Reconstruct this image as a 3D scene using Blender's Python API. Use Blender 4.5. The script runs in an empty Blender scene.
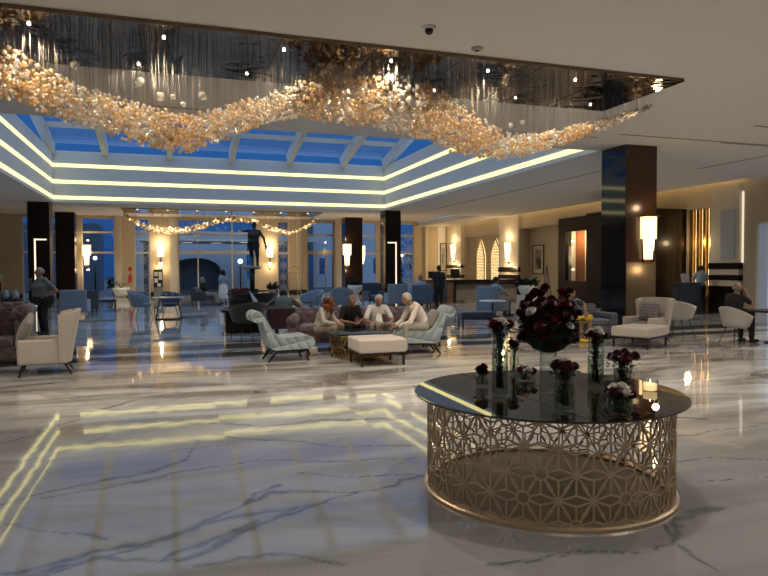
import bpy, math, random
import numpy as np
from mathutils import Vector, Matrix

S = bpy.context.scene
COL = S.collection
PI = math.pi
R = math.radians
rnd = random.Random(7)

# ------------------------------------------------------------------ camera
cam_d = bpy.data.cameras.new('camera')
cam_d.sensor_fit = 'HORIZONTAL'
cam_d.sensor_width = 36.0
cam_d.lens = 36.0 * 641.9 / 768.0
cam_d.clip_end = 300
cam = bpy.data.objects.new('camera', cam_d)
COL.objects.link(cam)
_y, _p, _r = R(18.31), R(-1.733), R(-0.247)
_f = Vector((math.sin(_y) * math.cos(_p), math.cos(_y) * math.cos(_p), math.sin(_p)))
_rt = Vector((math.cos(_y), -math.sin(_y), 0))
_u = _rt.cross(_f)
_r2 = _rt * math.cos(_r) + _u * math.sin(_r)
_u2 = _u * math.cos(_r) - _rt * math.sin(_r)
_m = Matrix((_r2, _u2, -_f)).transposed().to_4x4()
_m.translation = Vector((0, 0, 1.65))
cam.matrix_world = _m
S.camera = cam

# ------------------------------------------------------------------ view, world, lamps
S.view_settings.view_transform = 'Standard'
S.view_settings.look = 'None'
S.view_settings.gamma = 1
S.view_settings.use_curve_mapping = False
S.view_settings.exposure = 0.60
S.cycles.max_bounces = 8
S.cycles.diffuse_bounces = 4
S.cycles.glossy_bounces = 4
S.cycles.transparent_max_bounces = 24
S.cycles.sample_clamp_indirect = 3.0
S.cycles.use_denoising = True
S.cycles.caustics_reflective = False
S.cycles.caustics_refractive = False

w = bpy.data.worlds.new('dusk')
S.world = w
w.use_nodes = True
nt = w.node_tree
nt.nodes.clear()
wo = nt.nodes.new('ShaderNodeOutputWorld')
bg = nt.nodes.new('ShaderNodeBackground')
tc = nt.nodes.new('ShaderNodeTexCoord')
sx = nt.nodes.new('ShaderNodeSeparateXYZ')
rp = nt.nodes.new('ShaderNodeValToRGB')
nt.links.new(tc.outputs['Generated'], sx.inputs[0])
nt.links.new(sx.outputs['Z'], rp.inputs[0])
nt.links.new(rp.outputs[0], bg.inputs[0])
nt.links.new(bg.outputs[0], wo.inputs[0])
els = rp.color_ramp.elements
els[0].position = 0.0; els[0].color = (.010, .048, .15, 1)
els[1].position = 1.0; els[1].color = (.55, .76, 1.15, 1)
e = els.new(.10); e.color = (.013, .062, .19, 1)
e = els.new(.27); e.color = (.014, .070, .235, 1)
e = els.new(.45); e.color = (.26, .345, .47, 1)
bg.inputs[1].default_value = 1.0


def lamp(kind, name, loc, power, col, size=.1, aim=None, spot=120, blend=1.0):
    d = bpy.data.lights.new(name, kind)
    d.energy = power
    d.color = col
    if kind == 'AREA':
        d.shape = 'DISK'; d.size = size
    else:
        d.shadow_soft_size = size
    if kind == 'SPOT':
        d.spot_size = R(spot); d.spot_blend = blend
    o = bpy.data.objects.new(name, d)
    COL.objects.link(o)
    o.location = loc
    if aim is not None:
        o.rotation_euler = (Vector(aim) - Vector(loc)).to_track_quat('-Z', 'Y').to_euler()
    return o


WARM = (1.0, .89, .74)
# fill spots added without fixtures: near ceiling (behind and beside the camera) and lounge
for i, (x, y, pw) in enumerate([(-4, 1.5, 260), (1, -1.5, 260), (6, 0.5, 300), (11, 4.5, 300),
                                (-4.5, 7, 240), (3.2, 4.2, 150), (7.5, 5.5, 240), (2.5, 7.0, 200)]):
    lamp('SPOT', 'fill_spot', (x, y, 4.5), pw, (1.0, .955, .89), .12, (x, y, 0), 150)
for i, (x, y, pw) in enumerate([(14.5, 10.5, 430), (15.5, 5.5, 260), (14.8, 19, 260), (14.8, 26, 240), (14.0, 34, 260), (-8.5, 22, 120),
                                (-8.5, 30, 160), (-4, 38.5, 220), (0, 38.5, 220), (5.5, 38.5, 220), (9.5, 37, 220)]):
    lamp('SPOT', 'fill_spot', (x, y, 4.5), pw, WARM, .2, (x, y, 0), 140)

# ------------------------------------------------------------------ materials
MATS = {}


def new_mat(name):
    m = bpy.data.materials.new(name)
    m.use_nodes = True
    n = m.node_tree
    return m, n, n.nodes.get('Principled BSDF')


def pm(name, col, rough=.5, metal=0., noise=.0, nscale=40., bump=0., bscale=200., coat=0., sheen=0., emis=None, es=0., ior=None):
    if name in MATS:
        return MATS[name]
    m, n, b = new_mat(name)
    b.inputs['Base Color'].default_value = (*col, 1)
    b.inputs['Roughness'].default_value = rough
    b.inputs['Metallic'].default_value = metal
    if coat: b.inputs['Coat Weight'].default_value = coat; b.inputs['Coat Roughness'].default_value = .05
    if sheen: b.inputs['Sheen Weight'].default_value = sheen
    if ior: b.inputs['IOR'].default_value = ior
    if emis:
        b.inputs['Emission Color'].default_value = (*emis, 1)
        b.inputs['Emission Strength'].default_value = es
    if noise or bump:
        t = n.nodes.new('ShaderNodeTexCoord')
    if noise:
        q = n.nodes.new('ShaderNodeTexNoise'); q.inputs['Scale'].default_value = nscale; q.inputs['Detail'].default_value = 3
        mx = n.nodes.new('ShaderNodeMix'); mx.data_type = 'RGBA'
        mx.inputs[6].default_value = (*[c * (1 - noise) for c in col], 1)
        mx.inputs[7].default_value = (*[min(1, c * (1 + noise)) for c in col], 1)
        n.links.new(t.outputs['Object'], q.inputs['Vector'])
        n.links.new(q.outputs['Fac'], mx.inputs[0])
        n.links.new(mx.outputs[2], b.inputs['Base Color'])
    if bump:
        q2 = n.nodes.new('ShaderNodeTexNoise'); q2.inputs['Scale'].default_value = bscale
        bp = n.nodes.new('ShaderNodeBump'); bp.inputs['Strength'].default_value = bump; bp.inputs['Distance'].default_value = .01
        n.links.new(t.outputs['Object'], q2.inputs['Vector'])
        n.links.new(q2.outputs['Fac'], bp.inputs['Height'])
        n.links.new(bp.outputs[0], b.inputs['Normal'])
    MATS[name] = m
    return m


def emi(name, col, s):
    if name in MATS: return MATS[name]
    m, n, b = new_mat(name)
    b.inputs['Base Color'].default_value = (*[min(1, c) for c in col], 1)
    b.inputs['Emission Color'].default_value = (*col, 1)
    b.inputs['Emission Strength'].default_value = s
    MATS[name] = m
    return m


def tufted(name, col, pitch=.13, depth=.03, rough=.75, dark=.55):
    """velvet with a diamond grid of buttons pressed in (relief by bump, seams a little darker in the pile)"""
    m, n, b = new_mat(name)
    L = n.links
    t = n.nodes.new('ShaderNodeTexCoord')
    sp = n.nodes.new('ShaderNodeSeparateXYZ')
    L.new(t.outputs['Object'], sp.inputs[0])

    def mt(op, a, bb=None):
        q = n.nodes.new('ShaderNodeMath'); q.operation = op
        for k, v in enumerate((a, bb)):
            if v is None: continue
            if isinstance(v, (int, float)): q.inputs[k].default_value = v
            else: L.new(v, q.inputs[k])
        return q.outputs[0]
    u = mt('ADD', sp.outputs['X'], sp.outputs['Y'])
    v = mt('SUBTRACT', sp.outputs['Z'], mt('MULTIPLY', sp.outputs['Y'], .8))
    s1 = mt('ABSOLUTE', mt('SINE', mt('MULTIPLY', mt('ADD', u, v), PI / pitch / 2)))
    s2 = mt('ABSOLUTE', mt('SINE', mt('MULTIPLY', mt('SUBTRACT', u, v), PI / pitch / 2)))
    h = mt('POWER', mt('MULTIPLY', s1, s2), .45)
    bp = n.nodes.new('ShaderNodeBump'); bp.inputs['Strength'].default_value = 1; bp.inputs['Distance'].default_value = depth
    L.new(h, bp.inputs['Height'])
    L.new(bp.outputs[0], b.inputs['Normal'])
    b.inputs['Base Color'].default_value = (*col, 1)
    b.inputs['Roughness'].default_value = rough
    b.inputs['Sheen Weight'].default_value = .4
    MATS[name] = m
    return m


def wood(name, c1, c2, rough=.25, sc=3.0, coat=.4, axis='Z'):
    m, n, b = new_mat(name)
    L = n.links
    t = n.nodes.new('ShaderNodeTexCoord')
    mp = n.nodes.new('ShaderNodeMapping')
    mp.inputs['Scale'].default_value = (6, 6, .5) if axis == 'Z' else (.5, 6, 6)
    q = n.nodes.new('ShaderNodeTexNoise'); q.inputs['Scale'].default_value = sc; q.inputs['Detail'].default_value = 6
    q.inputs['Distortion'].default_value = .6
    r_ = n.nodes.new('ShaderNodeValToRGB')
    r_.color_ramp.elements[0].color = (*c1, 1); r_.color_ramp.elements[0].position = .35
    r_.color_ramp.elements[1].color = (*c2, 1); r_.color_ramp.elements[1].position = .68
    L.new(t.outputs['Object'], mp.inputs[0]); L.new(mp.outputs[0], q.inputs['Vector'])
    L.new(q.outputs['Fac'], r_.inputs[0]); L.new(r_.outputs[0], b.inputs['Base Color'])
    b.inputs['Roughness'].default_value = rough
    b.inputs['Coat Weight'].default_value = coat
    b.inputs['Coat Roughness'].default_value = .08
    MATS[name] = m
    return m


def thin_glass(name, tint=(1, 1, 1), ior=1.45, rough=0.0, body=0., bodycol=(1, 1, 1)):
    """clear sheet or thin-walled glass: Fresnel mirror over a transparent (tinted) body"""
    m, n, b = new_mat(name)
    n.nodes.remove(b)
    L = n.links
    out = n.nodes['Material Output']
    lw = n.nodes.new('ShaderNodeLayerWeight'); lw.inputs[0].default_value = .5
    pw = n.nodes.new('ShaderNodeMath'); pw.operation = 'POWER'; pw.inputs[1].default_value = 4.0
    fr = n.nodes.new('ShaderNodeMath'); fr.operation = 'MULTIPLY_ADD'; fr.inputs[1].default_value = .9; fr.inputs[2].default_value = ((ior - 1) / (ior + 1)) ** 2
    L.new(lw.outputs['Facing'], pw.inputs[0]); L.new(pw.outputs[0], fr.inputs[0])
    tr = n.nodes.new('ShaderNodeBsdfTransparent'); tr.inputs[0].default_value = (*tint, 1)
    gl = n.nodes.new('ShaderNodeBsdfGlossy'); gl.inputs['Roughness'].default_value = rough
    mx = n.nodes.new('ShaderNodeMixShader')
    L.new(fr.outputs[0], mx.inputs[0])
    src = tr.outputs[0]
    if body:
        tl = n.nodes.new('ShaderNodeBsdfTranslucent'); tl.inputs[0].default_value = (*bodycol, 1)
        df = n.nodes.new('ShaderNodeBsdfDiffuse'); df.inputs[0].default_value = (*bodycol, 1)
        m1 = n.nodes.new('ShaderNodeMixShader'); m1.inputs[0].default_value = .5
        L.new(tl.outputs[0], m1.inputs[1]); L.new(df.outputs[0], m1.inputs[2])
        m2 = n.nodes.new('ShaderNodeMixShader'); m2.inputs[0].default_value = body
        L.new(tr.outputs[0], m2.inputs[1]); L.new(m1.outputs[0], m2.inputs[2])
        src = m2.outputs[0]
    L.new(src, mx.inputs[1]); L.new(gl.outputs[0], mx.inputs[2])
    L.new(mx.outputs[0], out.inputs[0])
    MATS[name] = m
    return m


M_CEIL = pm('ceiling_paint', (.76, .735, .70), .85)
M_WELL = pm('well_paint', (.62, .655, .72), .55)
M_WALL = pm('wall_cream', (.56, .47, .33), .7, noise=.05, nscale=3)
M_WALLR = pm('wall_beige', (.50, .42, .31), .65, noise=.05, nscale=3)
M_PALE = pm('wall_pale', (.66, .60, .50), .6)
M_WHITE = pm('white_paint', (.75, .73, .68), .5)
M_BASE = pm('skirting_dark', (.035, .02, .013), .35)
M_STRIP = emi('led_cove', (1.0, .87, .34), 1.15)
M_STRIPW = emi('led_white', (1.0, .86, .62), .8)
M_COVE = emi('cove_led', (1.0, .72, .34), 2.2)
M_DWOOD = wood('dark_walnut', (.008, .004, .003), (.015, .007, .0045), .35, 3.0, .12)
M_DWOOD.node_tree.nodes['Principled BSDF'].inputs['Specular IOR Level'].default_value = .22
M_RWOOD = wood('red_walnut', (.030, .012, .007), (.060, .024, .012), .3, 3.0, .3)
M_DMARBLE = pm('dark_marble', (.014, .014, .018), .05, noise=.4, nscale=4, coat=.3)
M_BRONZE = pm('bronze_panel', (.20, .16, .115), .38, metal=.7, noise=.25, nscale=8)
M_BRASS = pm('brass', (.55, .36, .16), .25, metal=1., noise=.1, nscale=20)
M_CHAMP = pm('champagne_metal', (.58, .45, .31), .36, metal=.85, noise=.08, nscale=15)
M_BLACK = pm('black_metal', (.012, .011, .011), .35)
M_DLEG = pm('dark_leg', (.016, .010, .008), .35)
M_MIRROR = None
M_GLASS = thin_glass('window_glass', (.86, .92, .96))
M_VGLASS = thin_glass('vase_glass', (.93, .96, .95), 1.6)
M_FRAME = pm('window_frame', (.68, .66, .62), .45)
M_GOLD = pm('gold_panel', (.42, .26, .09), .35, metal=.8, noise=.3, nscale=6)


# ------------------------------------------------------------------ mesh helpers
class MB:
    def __init__(self):
        self.v = []; self.f = []; self.mi = []; self.sm = []; self.T = Matrix.Identity(4)

    def at(self, x=0, y=0, z=0, rz=0, rx=0, ry=0):
        self.T = Matrix.Translation((x, y, z)) @ Matrix.Rotation(rz, 4, 'Z') @ Matrix.Rotation(ry, 4, 'Y') @ Matrix.Rotation(rx, 4, 'X')
        return self

    def add(self, vs, fs, mi=0, sm=False):
        b = len(self.v)
        T = self.T
        self.v += [tuple(T @ Vector(p)) for p in vs]
        for f in fs:
            self.f.append(tuple(b + i for i in f)); self.mi.append(mi); self.sm.append(sm)
        return self

    def box(self, x0, x1, y0, y1, z0, z1, mi=0):
        vs = [(x, y, z) for x in (x0, x1) for y in (y0, y1) for z in (z0, z1)]
        return self.add(vs, [(0, 1, 3, 2), (4, 6, 7, 5), (0, 4, 5, 1), (2, 3, 7, 6), (0, 2, 6, 4), (1, 5, 7, 3)], mi)

    def rbox(self, x0, x1, y0, y1, z0, z1, r=.03, n=3, puff=0., mi=0, m=None):
        """rounded box; puff swells the big faces like a cushion"""
        c = Vector(((x0 + x1) / 2, (y0 + y1) / 2, (z0 + z1) / 2))
        h = Vector((abs(x1 - x0) / 2, abs(y1 - y0) / 2, abs(z1 - z0) / 2))
        r = min(r, h.x, h.y, h.z)
        k = 6 if puff else 1

        def ticks(H):
            a = [-H + r * (1 - math.cos(PI / 2 * i / n)) for i in range(n + 1)] if r > 0 else [-H]
            a = [-H + r * i / n for i in range(n + 1)]
            mid = [(-H + r) + (2 * H - 2 * r) * i / k for i in range(1, k)]
            return a + mid + [-q for q in reversed(a)]
        tx, ty, tz = ticks(h.x), ticks(h.y), ticks(h.z)
        idx = {}; vs = []; fs = []

        def V(x, y, z):
            key = (round(x, 6), round(y, 6), round(z, 6))
            if key not in idx:
                p = Vector((x, y, z))
                q = Vector((max(-h.x + r, min(h.x - r, x)), max(-h.y + r, min(h.y - r, y)), max(-h.z + r, min(h.z - r, z))))
                d = p - q
                if d.length > 1e-9: p = q + d.normalized() * r
                if puff:
                    ax = min(range(3), key=lambda a: h[a])
                    o = [a for a in range(3) if a != ax]
                    g = max(0, 1 - (p[o[0]] / h[o[0]]) ** 2) * max(0, 1 - (p[o[1]] / h[o[1]]) ** 2)
                    p[ax] += puff * g * (1 if p[ax] > 0 else -1) * min(1, abs(p[ax]) / h[ax])
                idx[key] = len(vs); vs.append(tuple(p + c))
            return idx[key]
        for A, B, mk in ((tx, ty, lambda a, b, s: (a, b, s * h.z)), (ty, tz, lambda a, b, s: (s * h.x, a, b)), (tz, tx, lambda a, b, s: (b, s * h.y, a))):
            for s in (-1, 1):
                for i in range(len(A) - 1):
                    for j in range(len(B) - 1):
                        q = [V(*mk(A[i], B[j], s)), V(*mk(A[i + 1], B[j], s)), V(*mk(A[i + 1], B[j + 1], s)), V(*mk(A[i], B[j + 1], s))]
                        if s < 0: q.reverse()
                        if len(set(q)) == 4: fs.append(q)
        return self.add(vs, fs, mi, True)

    def tube(self, pts, rad, n=10, mi=0, closed=True, sm=True):
        """swept tube through points with radius per point"""
        pts = [Vector(p) for p in pts]
        if not isinstance(rad, (list, tuple)): rad = [rad] * len(pts)
        vs = []; fs = []
        up = None
        for i, p in enumerate(pts):
            d = (pts[min(i + 1, len(pts) - 1)] - pts[max(i - 1, 0)]).normalized()
            if up is None:
                up = Vector((0, 0, 1)) if abs(d.z) < .9 else Vector((1, 0, 0))
            a = d.cross(up).normalized(); up = a.cross(d).normalized()
            for k in range(n):
                t = 2 * PI * k / n
                vs.append(tuple(p + (a * math.cos(t) + up * math.sin(t)) * rad[i]))
        for i in range(len(pts) - 1):
            for k in range(n):
                fs.append((i * n + k, i * n + (k + 1) % n, (i + 1) * n + (k + 1) % n, (i + 1) * n + k))
        if closed:
            fs.append(tuple(reversed(range(n)))); fs.append(tuple((len(pts) - 1) * n + k for k in range(n)))
        return self.add(vs, fs, mi, sm)

    def lathe(self, prof, n=24, mi=0, sm=True, c=(0, 0, 0)):
        vs = []; fs = []
        for (r, z) in prof:
            for k in range(n):
                t = 2 * PI * k / n
                vs.append((c[0] + r * math.cos(t), c[1] + r * math.sin(t), c[2] + z))
        for i in range(len(prof) - 1):
            for k in range(n):
                fs.append((i * n + k, i * n + (k + 1) % n, (i + 1) * n + (k + 1) % n, (i + 1) * n + k))
        if prof[0] == prof[-1] or (len(prof) == 2 and prof[0][1] == prof[1][1]): return self.add(vs, fs, mi, sm)
        if prof[0][0] > 1e-6: fs.append(tuple(reversed(range(n))))
        if prof[-1][0] > 1e-6: fs.append(tuple((len(prof) - 1) * n + k for k in range(n)))
        return self.add(vs, fs, mi, sm)

    def ball(self, c, r, nu=10, nv=6, mi=0, s=(1, 1, 1)):
        vs = [(c[0], c[1], c[2] - r * s[2])]; fs = []
        for i in range(1, nv):
            ph = -PI / 2 + PI * i / nv
            for k in range(nu):
                t = 2 * PI * k / nu
                vs.append((c[0] + r * s[0] * math.cos(ph) * math.cos(t), c[1] + r * s[1] * math.cos(ph) * math.sin(t), c[2] + r * s[2] * math.sin(ph)))
        vs.append((c[0], c[1], c[2] + r * s[2]))
        top = len(vs) - 1
        for k in range(nu):
            fs.append((0, 1 + (k + 1) % nu, 1 + k))
            fs.append((top, 1 + (nv - 2) * nu + k, 1 + (nv - 2) * nu + (k + 1) % nu))
            for i in range(nv - 2):
                a = 1 + i * nu
                fs.append((a + k, a + (k + 1) % nu, a + nu + (k + 1) % nu, a + nu + k))
        return self.add(vs, fs, mi, True)

    def prism(self, poly, y0, y1, mi=0, sm=False, axis='y'):
        """polygon in XZ extruded along Y (axis y), or in XY along Z (axis z), or in YZ along X (axis x)"""
        n = len(poly)
        mk = {'y': lambda p, t: (p[0], t, p[1]), 'z': lambda p, t: (p[0], p[1], t), 'x': lambda p, t: (t, p[0], p[1])}[axis]
        vs = [mk(p, y0) for p in poly] + [mk(p, y1) for p in poly]
        self.add(vs, [tuple((i, (i + 1) % n, n + (i + 1) % n, n + i)) for i in range(n)], mi, sm)
        return self.add(vs, [tuple(reversed(range(n))), tuple(range(n, 2 * n))], mi, False)

    def bar(self, a, b, w_, t_, nrm, mi=0):
        """flat bar from a to b, width w_ across, thickness t_ along nrm"""
        a = Vector(a); b = Vector(b); nrm = Vector(nrm).normalized()
        d = (b - a).normalized(); s_ = d.cross(nrm).normalized() * w_ / 2; q = nrm * t_ / 2
        vs = [a - s_ - q, a + s_ - q, a + s_ + q, a - s_ + q, b - s_ - q, b + s_ - q, b + s_ + q, b - s_ + q]
        return self.add([tuple(p) for p in vs], [(3, 2, 1, 0), (4, 5, 6, 7), (0, 1, 5, 4), (1, 2, 6, 5), (2, 3, 7, 6), (3, 0, 4, 7)], mi)

    def build(self, name, mat, parent=None, loc=None, rz=0):
        me = bpy.data.meshes.new(name)
        me.from_pydata(self.v, [], self.f)
        for m in (mat if isinstance(mat, (list, tuple)) else [mat]): me.materials.append(m)
        me.polygons.foreach_set('material_index', self.mi)
        me.polygons.foreach_set('use_smooth', self.sm)
        me.update()
        o = bpy.data.objects.new(name, me)
        COL.objects.link(o)
        if parent: o.parent = parent
        if loc: o.location = loc
        if rz: o.rotation_euler.z = rz
        return o


def thing(name, label, cat, loc=(0, 0, 0), rz=0, group=None):
    o = bpy.data.objects.new(name, None)
    o.empty_display_size = .1
    COL.objects.link(o)
    o.location = loc; o.rotation_euler = (0, 0, rz)
    o['label'] = label; o['category'] = cat
    if group: o['group'] = group
    return o


def tag(o, label, cat, group=None):
    o['label'] = label; o['category'] = cat
    if group: o['group'] = group
    return o


def struct(o, label=None):
    o['kind'] = 'structure'
    if label: o['label'] = label
    return o


def sempty(name, label=None, loc=(0, 0, 0)):
    o = bpy.data.objects.new(name, None); COL.objects.link(o); o.location = loc
    o['kind'] = 'structure'
    if label: o['label'] = label
    return o


def dup(root, loc, rz, label, group=None):
    def cp(o, par):
        c = o.copy(); COL.objects.link(c); c.parent = par
        for ch in KIDS(o): cp(ch, c)
        return c
    r = root.copy(); COL.objects.link(r); r.location = loc; r.rotation_euler = (0, 0, rz); r['label'] = label
    if group: r['group'] = group
    for ch in KIDS(root): cp(ch, r)
    return r


def KIDS(o): return [c for c in bpy.data.objects if c.parent == o]


def set_eval(o):
    """apply all modifiers of o into its mesh"""
    dg = bpy.context.evaluated_depsgraph_get()
    me = bpy.data.meshes.new_from_object(o.evaluated_get(dg))
    o.modifiers.clear()
    old = o.data; o.data = me
    bpy.data.meshes.remove(old)


# ================================================================== STRUCTURE
ZC = 4.6      # ceiling
XR = 19.0     # right wall
YF = 42.5     # back facade
WX0, WX1, WY0, WY1, WZ = -4.83, 10.31, 13.8, 31.0, 6.79   # skylight well

# ---- floor: one mesh, a fine patch in front carries the painted-in-stone veins as an attribute
VEINS = [
    ([(-1.3, 3.70), (-0.9, 3.91), (-0.62, 3.96), (-0.44, 3.95), (-0.24, 3.87), (-0.06, 3.83), (0.14, 3.88), (0.33, 4.06), (0.49, 4.14), (0.62, 4.22), (0.88, 4.36), (1.03, 4.48), (1.21, 4.59)], .030),
    ([(-0.06, 3.83), (0.02, 3.95), (0.33, 4.10), (0.55, 4.22)], .02),
    ([(-0.9, 3.98), (-0.46, 4.05), (-0.14, 4.10), (0.06, 4.28), (0.47, 4.33), (0.7, 4.33), (.95, 4.40)], .028),
    ([(0.02, 4.22), (0.19, 4.38), (0.39, 4.49), (0.61, 4.69), (0.88, 4.68), (1.2, 4.60), (1.62, 4.56), (2.05, 4.75)], .030),
    ([(0.39, 4.49), (.50, 4.72), (.75, 4.86)], .015),
    ([(-1.6, 4.7), (-1.16, 5.07), (-0.89, 5.32), (-0.52, 5.43), (-0.15, 5.51), (0.09, 5.78), (0.16, 6.15), (0.24, 6.41)], .022),
    ([(-0.9, 5.15), (-0.5, 5.22), (0.0, 5.45), (.6, 5.55), (1.4, 5.30), (2.0, 5.2)], .010),
    ([(-1.4, 4.80), (-1.08, 4.69), (-0.72, 4.45), (-0.44, 4.22)], .016),
    ([(.5, 6.5), (0.79, 6.22), (1.16, 6.09), (1.46, 5.73), (1.84, 5.6), (2.1, 5.55)], .030),
    ([(0.10, 3.76), (0.51, 3.66), (0.78, 3.53), (0.93, 3.42)], .010),
    ([(-0.14, 4.05), (-0.61, 3.90), (-0.92, 3.90)], .016),
    ([(3.3, 3.9), (2.98, 3.25), (2.95, 3.08), (2.71, 3.03), (2.28, 3.12), (1.96, 3.12), (1.7, 3.2)], .014),
    ([(2.95, 3.08), (3.1, 3.3), (3.55, 3.42)], .035),
    ([(2.8, 2.72), (2.9, 3.01)], .03),
    ([(0.95, 5.15), (1.3, 4.9), (1.7, 4.75), (2.1, 4.5)], .010),
    ([(-2.4, 6.1), (-1.8, 6.6), (-1.2, 7.3), (-.7, 8.4), (.2, 9.2)], .02),
    ([(-1.9, 5.9), (-1.5, 6.15), (-1.1, 6.3), (-.6, 6.9), (-.5, 7.3)], .015),
    ([(-.3, 7.3), (.3, 7.15), (.9, 6.75), (1.6, 6.8), (2.4, 6.6)], .03),
    ([(3.4, 7.1), (4.2, 6.6), (5.2, 6.5), (6.4, 6.0)], .012),
    ([(4.2, 5.3), (4.9, 5.0), (5.7, 5.1)], .012), ([(3.9, 4.5), (4.6, 4.2), (5.6, 4.1)], .008),
    ([(3.8, 3.9), (4.5, 3.75)], .007), ([(4.0, 6.2), (5.0, 5.75), (5.6, 5.5)], .02),
]


def floor_mesh():
    xs = np.arange(-3.0, 6.6001, .02); ys = np.arange(2.3, 9.4001, .025)
    nx, ny = len(xs), len(ys)
    X, Y = np.meshgrid(xs, ys)
    # ragged edges: push the lookup about
    def wav(a, b, seed):
        r_ = np.random.RandomState(seed); o = np.zeros_like(a)
        for k in range(14):
            fx, fy, ph = r_.uniform(-9, 9), r_.uniform(-9, 9), r_.uniform(0, 6.28)
            o += np.sin(a * fx + b * fy + ph) * .012
        for k in range(14):
            fx, fy, ph = r_.uniform(-45, 45), r_.uniform(-45, 45), r_.uniform(0, 6.28)
            o += np.sin(a * fx + b * fy + ph) * .003
        return o
    Xw = X + wav(X, Y, 1); Yw = Y + wav(X, Y, 2)
    wm = 1 + 14 * wav(X * .7, Y * .7, 5)
    val = np.zeros_like(X)
    for pts, wd in VEINS:
        for (a, b) in zip(pts[:-1], pts[1:]):
            ax, ay = a; bx, by = b
            dx, dy = bx - ax, by - ay
            t = np.clip(((Xw - ax) * dx + (Yw - ay) * dy) / (dx * dx + dy * dy), 0, 1)
            d = np.hypot(Xw - ax - t * dx, Yw - ay - t * dy)
            ww = wd * np.clip(wm, .35, 2.0) * .62
            val = np.maximum(val, np.clip(1.5 - d / np.maximum(ww*1.05, .007), 0, 1) + .3 * np.clip(1 - d / (ww * 4), 0, 1))
    co = np.stack([X, Y, np.zeros_like(X)], -1).reshape(-1, 3)
    i = np.arange(ny - 1)[:, None] * nx + np.arange(nx - 1)[None, :]
    fc = np.stack([i, i + 1, i + nx + 1, i + nx], -1).reshape(-1, 4)
    x0, x1, y0, y1 = xs[0], xs[-1], ys[0], ys[-1]
    BX0, BX1, BY0, BY1 = -13.5, 21.5, -8.0, 43.0
    b = len(co)
    ext = [(BX0, BY0, 0), (BX1, BY0, 0), (BX1, y0, 0), (BX0, y0, 0), (x0, y0, 0), (x1, y0, 0), (BX0, y1, 0), (BX1, y1, 0), (x0, y1, 0), (x1, y1, 0), (BX0, BY1, 0), (BX1, BY1, 0)]
    co = np.concatenate([co, np.array(ext)])
    extra = [(b + 0, b + 1, b + 2, b + 3), (b + 3, b + 4, b + 8, b + 6), (b + 5, b + 2, b + 7, b + 9), (b + 6, b + 7, b + 11, b + 10)]
    me = bpy.data.meshes.new('floor')
    me.from_pydata(co.tolist(), [], fc.tolist() + extra)
    at_ = me.attributes.new('vein', 'FLOAT', 'POINT')
    at_.data.foreach_set('value', np.concatenate([np.clip(val, 0, 1).reshape(-1), np.zeros(len(ext))]).astype(np.float32))
    o = bpy.data.objects.new('floor', me); COL.objects.link(o)
    return o


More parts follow.
